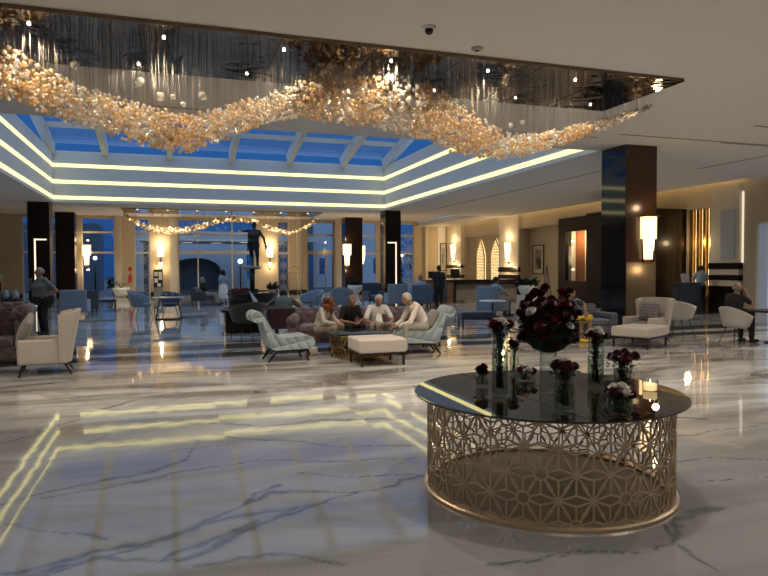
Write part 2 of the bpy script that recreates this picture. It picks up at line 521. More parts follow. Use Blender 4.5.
def floor_mat():
    m, n, b = new_mat('polished_marble')
    L = n.links

    def N(t, **k):
        q = n.nodes.new(t)
        for a, v in k.items(): setattr(q, a, v)
        return q

    def mt(op, *a, clamp=False):
        q = N('ShaderNodeMath', operation=op); q.use_clamp = clamp
        for k, v in enumerate(a):
            if isinstance(v, (int, float)): q.inputs[k].default_value = v
            else: L.new(v, q.inputs[k])
        return q.outputs[0]

    def mix(f, a, c):
        q = N('ShaderNodeMix'); q.data_type = 'RGBA'
        for k, v in ((0, f), (6, a), (7, c)):
            if isinstance(v, (int, float)): q.inputs[k].default_value = v
            elif isinstance(v, tuple): q.inputs[k].default_value = (*v, 1)
            else: L.new(v, q.inputs[k])
        return q.outputs[2]
    g = N('ShaderNodeNewGeometry')
    sp = N('ShaderNodeSeparateXYZ'); L.new(g.outputs['Position'], sp.inputs[0])
    X, Y = sp.outputs['X'], sp.outputs['Y']
    mp = N('ShaderNodeMapping'); mp.inputs['Scale'].default_value = (.22, .85, 1); mp.inputs['Rotation'].default_value = (0, 0, R(-14))
    L.new(g.outputs['Position'], mp.inputs[0])
    n1 = N('ShaderNodeTexNoise'); n1.inputs['Scale'].default_value = 1.3; n1.inputs['Detail'].default_value = 7; n1.inputs['Distortion'].default_value = 1.2; n1.inputs['Roughness'].default_value = .6
    L.new(mp.outputs[0], n1.inputs['Vector'])
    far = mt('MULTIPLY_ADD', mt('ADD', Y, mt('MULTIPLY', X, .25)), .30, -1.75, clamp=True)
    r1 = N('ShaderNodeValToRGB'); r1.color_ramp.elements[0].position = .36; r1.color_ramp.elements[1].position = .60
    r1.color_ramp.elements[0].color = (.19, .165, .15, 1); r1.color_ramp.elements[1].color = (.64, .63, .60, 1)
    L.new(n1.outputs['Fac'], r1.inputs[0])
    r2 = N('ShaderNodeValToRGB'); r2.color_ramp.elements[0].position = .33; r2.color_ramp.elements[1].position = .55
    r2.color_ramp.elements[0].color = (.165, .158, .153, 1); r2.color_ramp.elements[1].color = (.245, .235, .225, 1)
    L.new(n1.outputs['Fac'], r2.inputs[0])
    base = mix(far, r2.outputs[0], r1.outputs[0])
    # thin ridge veins everywhere
    mp2 = N('ShaderNodeMapping'); mp2.inputs['Scale'].default_value = (.22, .60, 1); mp2.inputs['Rotation'].default_value = (0, 0, R(20))
    L.new(g.outputs['Position'], mp2.inputs[0])
    n2 = N('ShaderNodeTexNoise'); n2.inputs['Scale'].default_value = 1.0; n2.inputs['Detail'].default_value = 6; n2.inputs['Distortion'].default_value = .8
    L.new(mp2.outputs[0], n2.inputs['Vector'])
    rid = mt('SUBTRACT', 1.0, mt('MULTIPLY', mt('ABSOLUTE', mt('SUBTRACT', n2.outputs['Fac'], .5)), 60.0), clamp=True)
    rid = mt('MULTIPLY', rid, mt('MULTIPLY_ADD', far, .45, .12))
    base = mix(rid, base, (.20, .18, .165))
    at_ = N('ShaderNodeAttribute'); at_.attribute_name = 'vein'
    n3 = N('ShaderNodeTexNoise'); n3.inputs['Scale'].default_value = 9; n3.inputs['Detail'].default_value = 5
    L.new(g.outputs['Position'], n3.inputs['Vector'])
    vf = mt('MULTIPLY', at_.outputs['Fac'], mt('MULTIPLY_ADD', n3.outputs['Fac'], 1.2, .22, clamp=True), clamp=True)
    base = mix(vf, base, (.070, .074, .086))
    # dark border bands in front of the lounge
    b1 = mt('MULTIPLY', mt('GREATER_THAN', Y, 12.45), mt('LESS_THAN', Y, 13.05))
    b2 = mt('MULTIPLY', mt('GREATER_THAN', Y, 13.6), mt('LESS_THAN', Y, 14.5))
    bd = mt('ADD', b1, b2, clamp=True)
    base = mix(mt('MULTIPLY', bd, .9), base, (.035, .028, .024))
    # slab joints
    TW, TL, OX, OY = 1.5, 1.5, -1.02, 4.66
    tx = mt('DIVIDE', mt('SUBTRACT', X, OX), TW); ty = mt('DIVIDE', mt('SUBTRACT', Y, OY), TL)
    fx = mt('ABSOLUTE', mt('SUBTRACT', mt('FRACT', mt('ADD', tx, .5)), .5)); fy = mt('ABSOLUTE', mt('SUBTRACT', mt('FRACT', mt('ADD', ty, .5)), .5))
    jn = mt('MAXIMUM', mt('LESS_THAN', fx, .0011), mt('LESS_THAN', fy, .0016))
    base = mix(mt('MULTIPLY', jn, .55), base, (.10, .09, .09))
    L.new(base, b.inputs['Base Color'])
    L.new(mt('MULTIPLY_ADD', bd, -.44, .5), b.inputs['Specular IOR Level'])
    # every slab lies a hair off level, and the polish is slightly wavy
    cb = N('ShaderNodeCombineXYZ')
    L.new(mt('FLOOR', tx), cb.inputs[0]); L.new(mt('FLOOR', ty), cb.inputs[1])
    wn = N('ShaderNodeTexWhiteNoise'); wn.noise_dimensions = '3D'; L.new(cb.outputs[0], wn.inputs['Vector'])
    nn = N('ShaderNodeTexNoise'); nn.inputs['Scale'].default_value = 5.5; nn.inputs['Detail'].default_value = 3
    L.new(g.outputs['Position'], nn.inputs['Vector'])

    def vm(op, a, c):
        q = N('ShaderNodeVectorMath', operation=op)
        for k, v in ((0, a), (1, c)):
            if isinstance(v, tuple): q.inputs[k].default_value = v
            else: L.new(v, q.inputs[k])
        return q.outputs[0]
    t1 = vm('MULTIPLY', vm('SUBTRACT', wn.outputs['Color'], (.5, .5, .5)), (.0055, .0055, 0))
    t2 = vm('MULTIPLY', vm('SUBTRACT', nn.outputs['Color'], (.5, .5, .5)), (.010, .010, 0))
    nv = vm('NORMALIZE', vm('ADD', vm('ADD', t1, t2), (0, 0, 1)), (0, 0, 0))
    L.new(nv, b.inputs['Normal'])
    b.inputs['Roughness'].default_value = .045
    b.inputs['IOR'].default_value = 1.65
    return m


fl = floor_mesh(); fl.data.materials.append(floor_mat()); struct(fl)

# ---- ceiling
mb = MB()
T = .3
ZT = ZC + T
mb.box(-13.5, 18.15, -8, WY0, ZC, ZT)                     # near
mb.box(18.15, XR + .6, -8, 16.6, ZC, ZT)
mb.box(-13.5, WX0, WY0, WY1, ZC, ZT)                      # left of the well
mb.box(WX1, 18.15, WY0, WY1, ZC, ZT)                      # right of the well
mb.box(-13.5, 18.15, WY1, 33.0, ZC, ZT)                   # beyond it
mb.box(16.6, 18.15, 33.0, YF, ZC, ZT)
mb.box(-13.5, 16.6, 33.0, YF + .3, 4.95, 5.25)            # raised part at the facade
mb.box(18.15, XR + .6, 16.6, YF + .3, 5.35, 5.55)         # cove pocket over the right wall
mb.box(18.10, 18.20, 16.6, YF, ZT, 5.35)
struct(mb.build('ceiling', M_CEIL))
# shadow-gap slots cut in the near ceiling
mb = MB()
for (x0, x1, y0, y1) in [(-6, 9.2, 12.35, 12.42), (12.45, 12.52, 16.5, 30), (15.0, 15.07, 13.0, 15.4), (11.6, 14.6, 10.35, 10.42), (12.4, 14.8, 12.0, 12.05), (9.5, 14.0, 11.9, 11.96)]:
    mb.box(x0, x1, y0, y1, ZC - .006, ZC + .02)
struct(mb.build('trim_1', pm('slot_dark', (.24, .21, .18), .8)))

# ---- skylight well
mb = MB()
g_ = .012
mb.box(WX0 - .3, WX0 + g_, WY0 - .3, WY1 + .3, ZC + .002, WZ); mb.box(WX1 - g_, WX1 + .3, WY0 - .3, WY1 + .3, ZC + .002, WZ)
mb.box(WX0, WX1, WY0 - .3, WY0 + g_, ZC + .002, WZ); mb.box(WX0, WX1, WY1 - g_, WY1 + .3, ZC + .002, WZ)
well = struct(mb.build('wall_skylight', M_WELL))
for zz in (4.80, 5.488, 6.20):
    q = MB(); e_ = .03; h = .07
    q.box(WX0, WX0 + e_, WY0, WY1, zz - h, zz + h); q.box(WX1 - e_, WX1, WY0, WY1, zz - h, zz + h)
    q.box(WX0 + e_, WX1 - e_, WY0, WY0 + e_, zz - h, zz + h); q.box(WX0 + e_, WX1 - e_, WY1 - e_, WY1, zz - h, zz + h)
    o = q.build('light_strip', M_STRIP, well)
# glazed roof
roof = sempty('trim_2')
M_RAFT = pm('rafter_paint', (.55, .57, .60), .5)
YM = (WY0 + WY1) / 2; ZR = WZ + (YM - WY0) * .195
for x in (-4.83, -2.7, 0.0, 2.74, 5.45, 8.1, 10.31):
    q = MB()
    for y0, y1 in ((WY1, YM), (WY0, YM)):
        q.bar((x, y0, WZ + .12), (x, y1, ZR + .12), .24, .50, (0, (y1 - y0) / abs(y1 - y0) * -.19, 1))
    q.build('rafter', M_RAFT, roof)
for k in range(1, 8):
    y = WY0 + (WY1 - WY0) * k / 8
    z = WZ + (min(y - WY0, WY1 - y)) * .195 + .30
    MB().box(WX0, WX1, y - .12, y + .12, z - .09, z + .09).build('purlin', M_RAFT, roof)
q = MB()
q.add([(WX0, WY0, WZ + .36), (WX1, WY0, WZ + .36), (WX1, YM, ZR + .36), (WX0, YM, ZR + .36), (WX0, WY1, WZ + .36), (WX1, WY1, WZ + .36)], [(0, 1, 2, 3), (3, 2, 5, 4)])
q.build('roof_glass', M_GLASS, roof)
MB().box(WX0 - .3, WX1 + .3, WY1 + .1, WY1 + .3, WZ, WZ + .06).build('sill', M_FRAME, roof)

# ---- back facade
FT = 4.80
wins = [('w', -8.3, -6.3), ('w', -5.11, -3.27), ('l', -2.13, -1.26), ('w', .42, 5.2), ('l', 6.69, 7.42), ('d', 8.64, 10.49), ('w', 11.3, 13.56), ('l', 14.6, 16.31)]
mb = MB(); x = -13.5
for k, a, b_ in wins:
    mb.box(x, a, YF, YF + .35, 0, 5.0); mb.box(a, b_, YF, YF + .35, FT, 5.0); x = b_
mb.box(x, 21.5, YF, YF + .35, 0, 5.3)
struct(mb.build('wall_back', M_WALL))
mb = MB()   # projecting piers
for a, b_ in ((-3.2, -2.9), (-.10, .38), (7.95, 8.2), (10.6, 10.95), (17.1, 17.3)):
    mb.box(a, b_, YF - .22, YF, 0, 4.95)
struct(mb.build('trim_3', M_PALE))
mb = MB(); x = -13.5
for k, a, b_ in wins:
    mb.box(x + .02, a - .02, YF - .05, YF, 0, .27); x = b_
mb.box(x, 18.9, YF - .05, YF, 0, .27)
struct(mb.build('baseboard_back', M_BASE))
M_LAT = pm('lattice_metal', (.50, .56, .62), .4)


def star_cell(q, cx, cz, s, y, w_=.02, t_=.02):
    P = []
    for k in range(8):
        t = k * PI / 4
        P.append((cx + math.cos(t) * s * .5 * (1 if k % 2 == 0 else 1.30), cz + math.sin(t) * s * .5 * (1 if k % 2 == 0 else 1.30)))
        q.bar((cx, y, cz), (P[-1][0], y, P[-1][1]), w_, t_, (0, 1, 0))
    for k in range(8):
        t = (k + .5) * PI / 4; t2 = (k + 1.5) * PI / 4; r_ = s * .27
        q.bar((cx + r_ * math.cos(t), y, cz + r_ * math.sin(t)), (cx + r_ * math.cos(t2), y, cz + r_ * math.sin(t2)), w_, t_, (0, 1, 0))


for i, (k, a, b_) in enumerate(wins):
    W_ = sempty(('door_1' if k == 'd' else 'window_%d' % (i + 1)), None, ((a + b_) / 2, YF, 0))
    ox = (a + b_) / 2
    a -= ox; b_ -= ox
    q = MB(); fw = .05
    q.box(a, a + fw, .05, .15, 0, FT); q.box(b_ - fw, b_, .05, .15, 0, FT); q.box(a, b_, .05, .15, FT - fw, FT)
    for z in ((3.93, 2.70) if k != 'd' else (3.93,)): q.box(a, b_, .04, .16, z - .06, z + .06)
    if b_ - a > 3:
        for x in (a + 1.2, a + 3.33): q.box(x - .04, x + .04, .05, .15, 0, FT)
        q.box(a, b_, .02, .18, 2.66, 2.84)
    if k == 'd':
        q.box(a, b_, .0, .2, 2.62, 2.86)
        for x in (a + .02, a + .62, a + 1.28, b_ - .1): q.box(x, x + .07, .03, .17, 0, 2.7)
    q.build('frame', M_FRAME if k != 'd' else pm('steel_frame', (.45, .43, .40), .3, metal=.8), W_)
    MB().box(a + fw, b_ - fw, .095, .105, .02, FT - fw).build('pane', M_GLASS, W_)
    if k == 'l':
        q = MB(); s = (b_ - a) if (b_ - a) < 1.2 else (b_ - a) / 2
        cols = 1 if (b_ - a) < 1.2 else 2
        for c in range(cols):
            for r_ in range(int(FT / s)):
                star_cell(q, a + s * (c + .5), s * (r_ + .5) + .05, s, .02)
        q.build('lattice', M_LAT, W_)
# facade right end: pale panel beside the reception
struct(MB().box(18.1, 18.7, YF - .06, YF, 0, 4.6).build('trim_4', M_WHITE))

# ---- right wall with niche, alcove, portal and door openings
mb = MB(); th = .4


def rw(y0, y1, z0, z1, x0=XR): mb.box(x0, XR + th, y0, y1, z0, z1)


rw(39.8, YF + .3, 0, 5.4)
rw(34.9, 39.8, 3.72, 5.4); mb.box(XR + .25, XR + th, 34.9, 39.8, 0, 3.72)      # shallow niche for the arches
rw(32.55, 34.9, 0, 5.4)
rw(28.57, 32.55, 3.9, 5.4); mb.box(XR + .65, XR + .9, 28.5, 32.9, 0, 3.95)     # alcove back
mb.box(XR + th, XR + .9, 32.55, 32.8, 0, 3.95); mb.box(XR + th, XR + .9, 28.57, 32.8, 3.9, 4.1)
rw(24.7, 28.57, 3.5, 5.4)
rw(20.0, 24.7, 0, 5.4)
rw(17.45, 20.0, 3.86, 5.4); mb.box(XR + .2, XR + th, 17.45, 20.0, 0, 3.86)
rw(16.85, 17.45, 0, 5.4)
rw(12.0, 16.85, 3.18, 5.4)
rw(-8, 12.0, 0, 5.4)
struct(mb.build('wall_right', M_WALLR))
mb = MB()
mb.box(XR - .25, XR, 39.9, 42.3, 0, 4.9); mb.box(XR - .12, XR, 32.55, 34.85, 0, 4.9); mb.box(XR - .15, XR, 17.45, 18.7, 0, 4.6)
struct(mb.build('trim_5', M_PALE))
mb = MB()
for (y0, y1, x0, bs) in ((39.9, 42.3, XR - .27, [(1.67, 1.88), (1.0, 1.2), (0, .82)]), (32.5, 34.9, XR - .14, [(1.42, 1.71), (1.02, 1.25), (0, .85)]),
                         (17.4, 18.75, XR - .17, [(1.58, 1.80), (1.18, 1.37), (0, .97)])):
    for z0, z1 in bs: mb.box(x0, XR, y0, y1, z0, z1)
struct(mb.build('trim_6', M_DWOOD))
struct(MB().box(XR - .03, XR, 34.9, 39.8, 0, .3).box(XR - .03, XR, 16.85, 17.4, 0, .2).build('baseboard_right', M_BASE))
struct(MB().box(18.75, 18.85, 17.2, YF - .1, 4.95, 5.05).build('trim_7', M_COVE))
struct(MB().box(-13.9, -13.5, -8, YF + .3, 0, 5.3).build('wall_left', M_WALL))
struct(MB().box(-13.9, XR + .4, -8.4, -8, 0, 5.3).build('wall_front', M_WALL))
# arched gold screens in the niche
for i, (y0, y1) in enumerate(((37.16, 38.6), (35.04, 36.61))):
    t_ = thing('arched_screen', 'backlit golden arched lattice panel, ' + ('farther' if i == 0 else 'nearer') + ' of the two behind the reception desk', 'wall panel', (XR + .22, (y0 + y1) / 2, .65), 0, 'arched lattice panels')
    hw = (y1 - y0) / 2 * .80; H_ = 2.85; HS = H_ * .62

    def half(z):      # half-width of the pointed arch at height z
        return hw if z <= HS else hw * (1 - ((z - HS) / (H_ - HS)) ** 1.7)
    zs = [HS + (H_ - HS) * k / 9 for k in range(10)]
    pr = [(-hw, 0), (hw, 0)] + [(half(z), z) for z in zs] + [(-half(z), z) for z in reversed(zs[:-1])]
    MB().prism(pr, -.02, .02, axis='x').build('backlight', emi('arch_glow', (1, .74, .36), 1.9), t_)
    q = MB()
    for k in range(-12, 28):
        for sg in (-1, 1):
            pts = [(yy, k * .20 + sg * yy * 1.5) for yy in [-hw + 2 * hw * s_ / 80 for s_ in range(81)]]
            pts = [p for p in pts if 0 < p[1] < H_ and abs(p[0]) <= half(p[1])]
            if len(pts) > 2: q.bar((-.04, pts[0][0], pts[0][1]), (-.04, pts[-1][0], pts[-1][1]), .032, .014, (1, 0, 0))
    q.build('lattice', pm('arch_lattice', (.20, .13, .05), .5, metal=.5), t_)
    q = MB()
    for a_, b_ in zip(pr, pr[1:] + pr[:1]): q.bar((-.05, *a_), (-.05, *b_), .06, .07, (1, 0, 0))
    q.build('surround', M_GOLD, t_)

# ---- columns at the corners of the well
def column(x0, x1, y0, y1, label, led=None, panel=False, top=ZC):
    cx, cy = (x0 + x1) / 2, (y0 + y1) / 2
    c_ = sempty('trim_8', label, (cx, cy, 0))
    hx, hy = (x1 - x0) / 2, (y1 - y0) / 2
    MB().box(-hx + .012, hx, -hy, hy, 0, top).build('wood_cladding', M_DWOOD if not panel else M_RWOOD, c_)
    MB().box(-hx, -hx + .012, -hy, hy, 0, top).build('marble_face', M_DMARBLE, c_)
    if panel:
        MB().box(-hx + .03, hx - .03, -hy - .015, -hy, .1, 1.78).build('bronze_panel', M_BRONZE, c_)
    if led:
        s_ = led
        q = MB(); xe = s_ * hx * .35
        q.box(xe - .03, xe + .03, -hy - .03, -hy, .0, 3.0)
        q.box(min(xe, xe - s_ * .45), max(xe, xe - s_ * .45), -hy - .03, -hy, 2.94, 3.0)
        q.build('light_strip', M_STRIPW, c_)
    return c_


column(10.36, 11.28, 12.85, 13.75, 'tall dark wood and marble column right of the round table', panel=True)
column(10.36, 11.2, 31.05, 31.9, 'dark column at the back right corner of the skylight', led=1)
column(-5.85, -5.0, 31.05, 31.9, 'dark column at the back left corner of the skylight', led=-1)
column(-6.25, -5.25, 40.6, 41.5, 'dark column by the leftmost window', top=4.95)
column(10.6, 11.75, 39.9, 40.8, 'dark column with wall lights by the entrance door', top=4.95)

# ================================================================== OUTSIDE (seen through the facade)
struct(MB().box(-40, 60, YF + .4, 110, -.06, -.02).build('ground_outside', pm('asphalt', (.06, .06, .065), .5, noise=.3, nscale=2)))
M_OUT = pm('outside_render', (.60, .66, .74), .8)
M_OUTD = pm('outside_dark', (.11, .14, .19), .7)
b = thing('gate_building', 'pale building with a wide arched gateway seen through the large window', 'building', (1.8, 52, 0))
q = MB()
ar = [(-1.9, 0)] + [(-1.9 * math.cos(t * PI / 10), 1.55 + 1.0 * math.sin(t * PI / 10)) for t in range(0, 11)] + [(1.9, 0)]
poly = [(-5.2, 0)] + ar + [(3.9, 0), (3.9, 4.4), (-5.2, 4.4)]
q.prism(poly, 0, .8)
q.build('facade', M_OUT, b)
MB().box(-2.7, 2.7, .9, 1.0, 0, 2.6).build('gate', M_OUTD, b)
MB().box(-5.3, 4.0, -.1, .9, 4.4, 4.6).build('cornice', M_OUT, b)
b = thing('entrance_canopy', 'porch canopy with small lights over the drive outside the large window', 'canopy', (3.0, 47.5, 0))
MB().box(-5, 7, -2.5, 2.5, 3.55, 3.95).build('roof', M_OUT, b)
for x, y in ((-1.9, 0), (.1, .5), (2, -1), (4.5, 1)):
    MB().box(x - .35, x + .35, y - .1, y + .1, 3.53, 3.55).build('light', M_STRIPW, b)
MB().box(-4.9, -4.6, 2.0, 2.3, 0, 3.55).build('post', M_OUTD, b); MB().box(3.2, 3.5, 2.0, 2.3, 0, 3.55).build('post', M_OUTD, b)
for x, y, h, w_, lab in ((-8.0, 54, 5.2, 5.4, 'dark building with blue windows outside the leftmost tall window'), (16, 56, 7, 8, 'block seen outside the windows right of the entrance door'), (9.5, 52, 5.5, 3.2, 'dark building seen above the entrance door')):
    b = thing('outside_building', lab, 'building', (x, y, 0))
    MB().box(-w_ / 2, w_ / 2, 0, 4, 0, h).build('wall', M_OUTD if x < 12 else M_OUT, b)
    for i in range(3):
        MB().box(-w_ / 2 + .5 + i * w_ / 3.2, -w_ / 2 + 1.1 + i * w_ / 3.2, -.03, 0, 1.2, 2.6).build('window', pm('outside_window', (.05, .16, .40), .2), b)
for i, (x, y, z, lab) in enumerate(((4.6, 46.0, 2.1, 'lit globe lamp post seen beside the people at the large window'), (-4.9, 47.5, 2.35, 'lit lamp outside the leftmost tall window'), (17.2, 47.5, 2.6, 'lit lamp outside the window beside the right back column'))):
    b = thing('lamp_post', lab, 'lamp', (x, y, 0))
    MB().tube([(0, 0, 0), (0, 0, z)], .05).build('post', M_BLACK, b)
    MB().ball((0, 0, z + .1), .17 if i == 0 else .13).build('globe', emi('globe_light', (.85, .95, 1.0), 3.5), b)
M_LEAFD = pm('foliage', (.02, .045, .018), .7, noise=.4, nscale=10)
for i, (x, y, s_) in enumerate(((6.2, 54, 1.6), (-3.6, 45.5, .7), (19.5, 50, 1.9))):
    q = MB()
    for k in range(260):
        a, bb, rr = rnd.uniform(0, 2 * PI), rnd.uniform(-.9, 1), rnd.uniform(.5, 1) * s_
        c = Vector((math.cos(a) * rr * .6, math.sin(a) * rr * .6, s_ * 1.1 + bb * rr * .6)); d = Vector((rnd.uniform(-1, 1), rnd.uniform(-1, 1), rnd.uniform(-1, 1))).normalized() * .16
        e_ = d.cross(Vector((0, 0, 1))).normalized() * .05
        q.add([tuple(c - d), tuple(c + e_), tuple(c + d), tuple(c - e_)], [(0, 1, 2, 3)])
    b = thing('outside_shrub', ['dark leafy shrub outside behind the statue', 'low shrub outside at the foot of the leftmost window', 'leafy tree outside the window beside the right back column'][i], 'shrub', (x, y, 0))
    q.build('foliage', M_LEAFD, b); MB().tube([(0, 0, 0), (0, 0, s_ * 1.2)], .06).build('trunk', M_DLEG, b)

# ================================================================== CHANDELIERS
def mirror_mat():
    m, n, b = new_mat('smoked_mirror')
    b.inputs['Metallic'].default_value = 1; b.inputs['Roughness'].default_value = .06
    b.inputs['Base Color'].default_value = (.19, .145, .105, 1)
    t = n.nodes.new('ShaderNodeTexCoord'); q = n.nodes.new('ShaderNodeTexNoise'); q.inputs['Scale'].default_value = 1.6; q.inputs['Detail'].default_value = 2; q.inputs['Distortion'].default_value = 1.0
    bp = n.nodes.new('ShaderNodeBump'); bp.inputs['Strength'].default_value = .22; bp.inputs['Distance'].default_value = .08
    n.links.new(t.outputs['Object'], q.inputs['Vector']); n.links.new(q.outputs['Fac'], bp.inputs['Height']); n.links.new(bp.outputs[0], b.inputs['Normal'])
    return m


M_MIRR = mirror_mat()
M_BCLR = thin_glass('crystal_clear', (.93, .90, .86), 1.9, .03, .42, (1.0, .96, .90))
M_BAMB = thin_glass('crystal_amber', (.93, .78, .56), 1.9, .03, .50, (.98, .80, .56))
M_WIRE = pm('steel_wire', (.45, .40, .34), .35, metal=.4)
M_SPOT = emi('spot_lens', (1, .88, .70), 7)
M_SPOT2 = emi('spot_lens_far', (1, .88, .70), 1.2)


def ribbon(path, x):
    for a, b_ in zip(path[:-1], path[1:]):
        if x <= b_[0]:
            t = (x - a[0]) / (b_[0] - a[0]); return [a[k] + (b_[k] - a[k]) * t for k in range(1, 5)]
    return path[-1][1:]


# path rows: x, z centre, half thickness, y centre, half depth
P1 = [(-2.3, 4.17, .25, 9.1, .55), (-1.98, 4.14, .27, 9.1, .55), (-1.65, 4.01, .24, 9.1, .5), (-1.32, 3.84, .20, 9.1, .5), (-.97, 3.72, .20, 9.15, .5), (-.49, 3.60, .20, 9.2, .5),
      (-.12, 3.52, .20, 9.2, .5), (.26, 3.50, .19, 9.2, .5), (.59, 3.62, .18, 9.15, .5), (.93, 3.75, .16, 9.1, .45), (1.34, 3.90, .15, 9.1, .4), (1.77, 4.08, .20, 9.1, .45),
      (2.06, 4.22, .34, 9.1, .6), (2.5, 4.20, .34, 9.1, .6), (2.89, 4.16, .30, 9.1, .6), (3.28, 4.10, .32, 9.1, .6), (3.76, 4.00, .30, 9.1, .55), (4.09, 3.84, .28, 9.1, .55),
      (4.6, 3.66, .20, 9.15, .5), (4.95, 3.58, .15, 9.15, .5), (5.49, 3.62, .12, 9.15, .45), (6.05, 3.78, .12, 9.1, .4), (6.82, 4.02, .10, 9.1, .3), (7.42, 4.24, .06, 9.1, .2), (7.8, 4.40, .03, 9.1, .1)]
ch = thing('wave_chandelier', 'long wave of amber and clear glass globes hung from a smoked mirror plate, nearest', 'chandelier', (2.75, 9.12, ZC))
PX0, PX1, PY0, PY1 = -2.4, 7.65, 8.13, 10.12
MB().box(PX0 - 2.75, PX1 - 2.75, PY0 - 9.12, PY1 - 9.12, -.05, 0).build('mirror_plate', M_MIRR, ch)
q = MB()
for x in np.linspace(PX0, PX1, 9)[1:-1]: q.box(x - 2.755, x - 2.745, PY0 - 9.12, PY1 - 9.12, -.054, -.05)
o = q.build('plate_joints', M_BLACK, ch); o['kind'] = 'stuff'
balls = []
tries = 0
while len(balls) < 6200 and tries < 200000:
    tries += 1
    x = rnd.uniform(-2.35, 7.8)
    zc, hz, yc, hy = ribbon(P1, x); hz *= 1.3 if x < 6 else 1.1
    if rnd.random() > (hz + .08) / .50: continue
    a = rnd.uniform(0, 2 * PI); rr = math.sqrt(rnd.random())
    amb = (math.sin(x * 3.1 + 1) + math.sin(x * 7.3)) * .18 + .48
    bx, by, bz = x, yc + math.sin(a) * rr * hy, zc + math.cos(a) * rr * hz
    r_ = rnd.choice((.016, .022, .027, .034)) * (1.0 if x < 6.8 else .7)
    if bz + r_ > ZC - .06: continue
    balls.append((bx, by, bz, r_, 1 if rnd.random() < amb else 0))
for x, dz in ((-.35, .30), (.05, .2), (.18, .12), (.42, .2), (-.1, .18), (5.2, .18), (5.0, .12), (-1.1, .22)):   # stray high globes
    zc, hz, yc, hy = ribbon(P1, x); balls.append((x, yc - .3, zc + hz + dz, rnd.choice((.04, .06)), 0))
balls.sort(key=lambda p: (p[0] - .0) ** 2 * .02 + p[1] ** 2 - p[3] * 60)
proto = {}
for i, (x, y, z, r_, m_) in enumerate(balls[:100]):
    if m_ not in proto:
        proto[m_] = MB().ball((0, 0, 0), 1, 12, 8).build('glass_globe', M_BAMB if m_ else M_BCLR, ch); o = proto[m_]
    else:
        o = proto[m_].copy(); COL.objects.link(o); o.parent = ch
    o.location = (x - 2.75, y - 9.12, z - ZC); o.scale = (r_, r_, r_)
q = MB()
for (x, y, z, r_, m_) in balls[100:]:
    q.ball((x - 2.75, y - 9.12, z - ZC), r_, 8, 5, m_)
o = q.build('glass_globes', [M_BCLR, M_BAMB], ch); o['kind'] = 'stuff'
wires = sorted(balls, key=lambda p: rnd.random())[:95]
pw = None
for (x, y, z, r_, m_) in wires:
    if pw is None:
        pw = MB().tube([(0, 0, 0), (0, 0, 1)], .0022, 5).build('suspension_wire', M_WIRE, ch); o = pw
    else:
        o = pw.copy(); COL.objects.link(o); o.parent = ch
    o.location = (x - 2.75, y - 9.12, z + r_ - ZC); o.scale = (1, 1, ZC - .05 - z - r_)
q = MB()
for (x, y, z, r_, m_) in balls:
    if rnd.random() < .28: q.tube([(x - 2.75, y - 9.12, z + r_ - ZC), (x - 2.75, y - 9.12, -.05)], .0013, 4)
o = q.build('suspension_wires', M_WIRE, ch); o['kind'] = 'stuff'
dl = None
for i in range(14):
    x = -1.9 + (i // 2) * 1.5 + (.35 if i % 2 else 0); y = 8.55 if i % 2 else 9.75
    if dl is None: dl = MB().lathe([(.019, 0), (.019, -.02)], 12).build('downlight', M_SPOT, ch); o = dl
    else: o = dl.copy(); COL.objects.link(o); o.parent = ch
    o.location = (x - 2.75, y - 9.12, -.05)
    lamp('SPOT', 'chandelier_lamp', (x, y, ZC - .10), 60, (1, .84, .62), .05, (x, y, 0), 130, .6)

P2 = [(-2.5, 4.75, .04), (-2.23, 4.52, .07), (-1.36, 4.03, .12), (-.31, 3.80, .13), (1.03, 3.90, .12), (2.13, 4.26, .10), (3.25, 4.56, .09), (4.67, 4.40, .08), (5.83, 3.95, .08), (6.71, 3.78, .07), (7.62, 4.12, .06), (8.45, 4.65, .04)]
c2 = thing('wave_chandelier', 'far smaller looking wave of glass globes hanging before the back windows', 'chandelier', (3.0, 38, 4.95))
MB().box(-5.5, 5.4, -1.3, 1.5, -.06, 0).build('mirror_plate', M_MIRR, c2)
M_B2 = thin_glass('crystal_lit', (.95, .85, .65), 1.9, .03, .75, (1.0, .90, .72))
M_B2.node_tree  # lit from the glow beads added inside the strand
bl = []
for k in range(800):
    x = rnd.uniform(-2.45, 8.4)
    for a, b_ in zip(P2[:-1], P2[1:]):
        if x <= b_[0]:
            t = (x - a[0]) / (b_[0] - a[0]); zc = a[1] + (b_[1] - a[1]) * t; hz = a[2] + (b_[2] - a[2]) * t; break
    bl.append((x - 3, rnd.uniform(-.4, .4), zc + rnd.uniform(-hz, hz) * 1.3 - 4.95, rnd.choice((.05, .06, .07))))
bl.sort(key=lambda p: p[1])
pr_ = None
for (x, y, z, r_) in bl[:100]:
    if pr_ is None: pr_ = MB().ball((0, 0, 0), 1, 8, 6).build('glass_globe', M_B2, c2); o = pr_
    else: o = pr_.copy(); COL.objects.link(o); o.parent = c2
    o.location = (x, y, z); o.scale = (r_,) * 3
q = MB()
for (x, y, z, r_) in bl[100:]: q.ball((x, y, z), r_, 7, 4)
o = q.build('glass_globes', M_B2, c2); o['kind'] = 'stuff'
q = MB()
for (x, y, z, r_) in bl[::4]: q.tube([(x, y, z), (x, y, -.06)], .004, 4)
o = q.build('suspension_wires', M_WIRE, c2); o['kind'] = 'stuff'
for (x, y, z, r_) in bl[::5]:
    MB().ball((x, y + .02, z), .035, 8, 6).build('glow_bead', emi('bead_glow', (1, .82, .55), 5), c2)  # small glowing beads added among the globes to brighten the strand
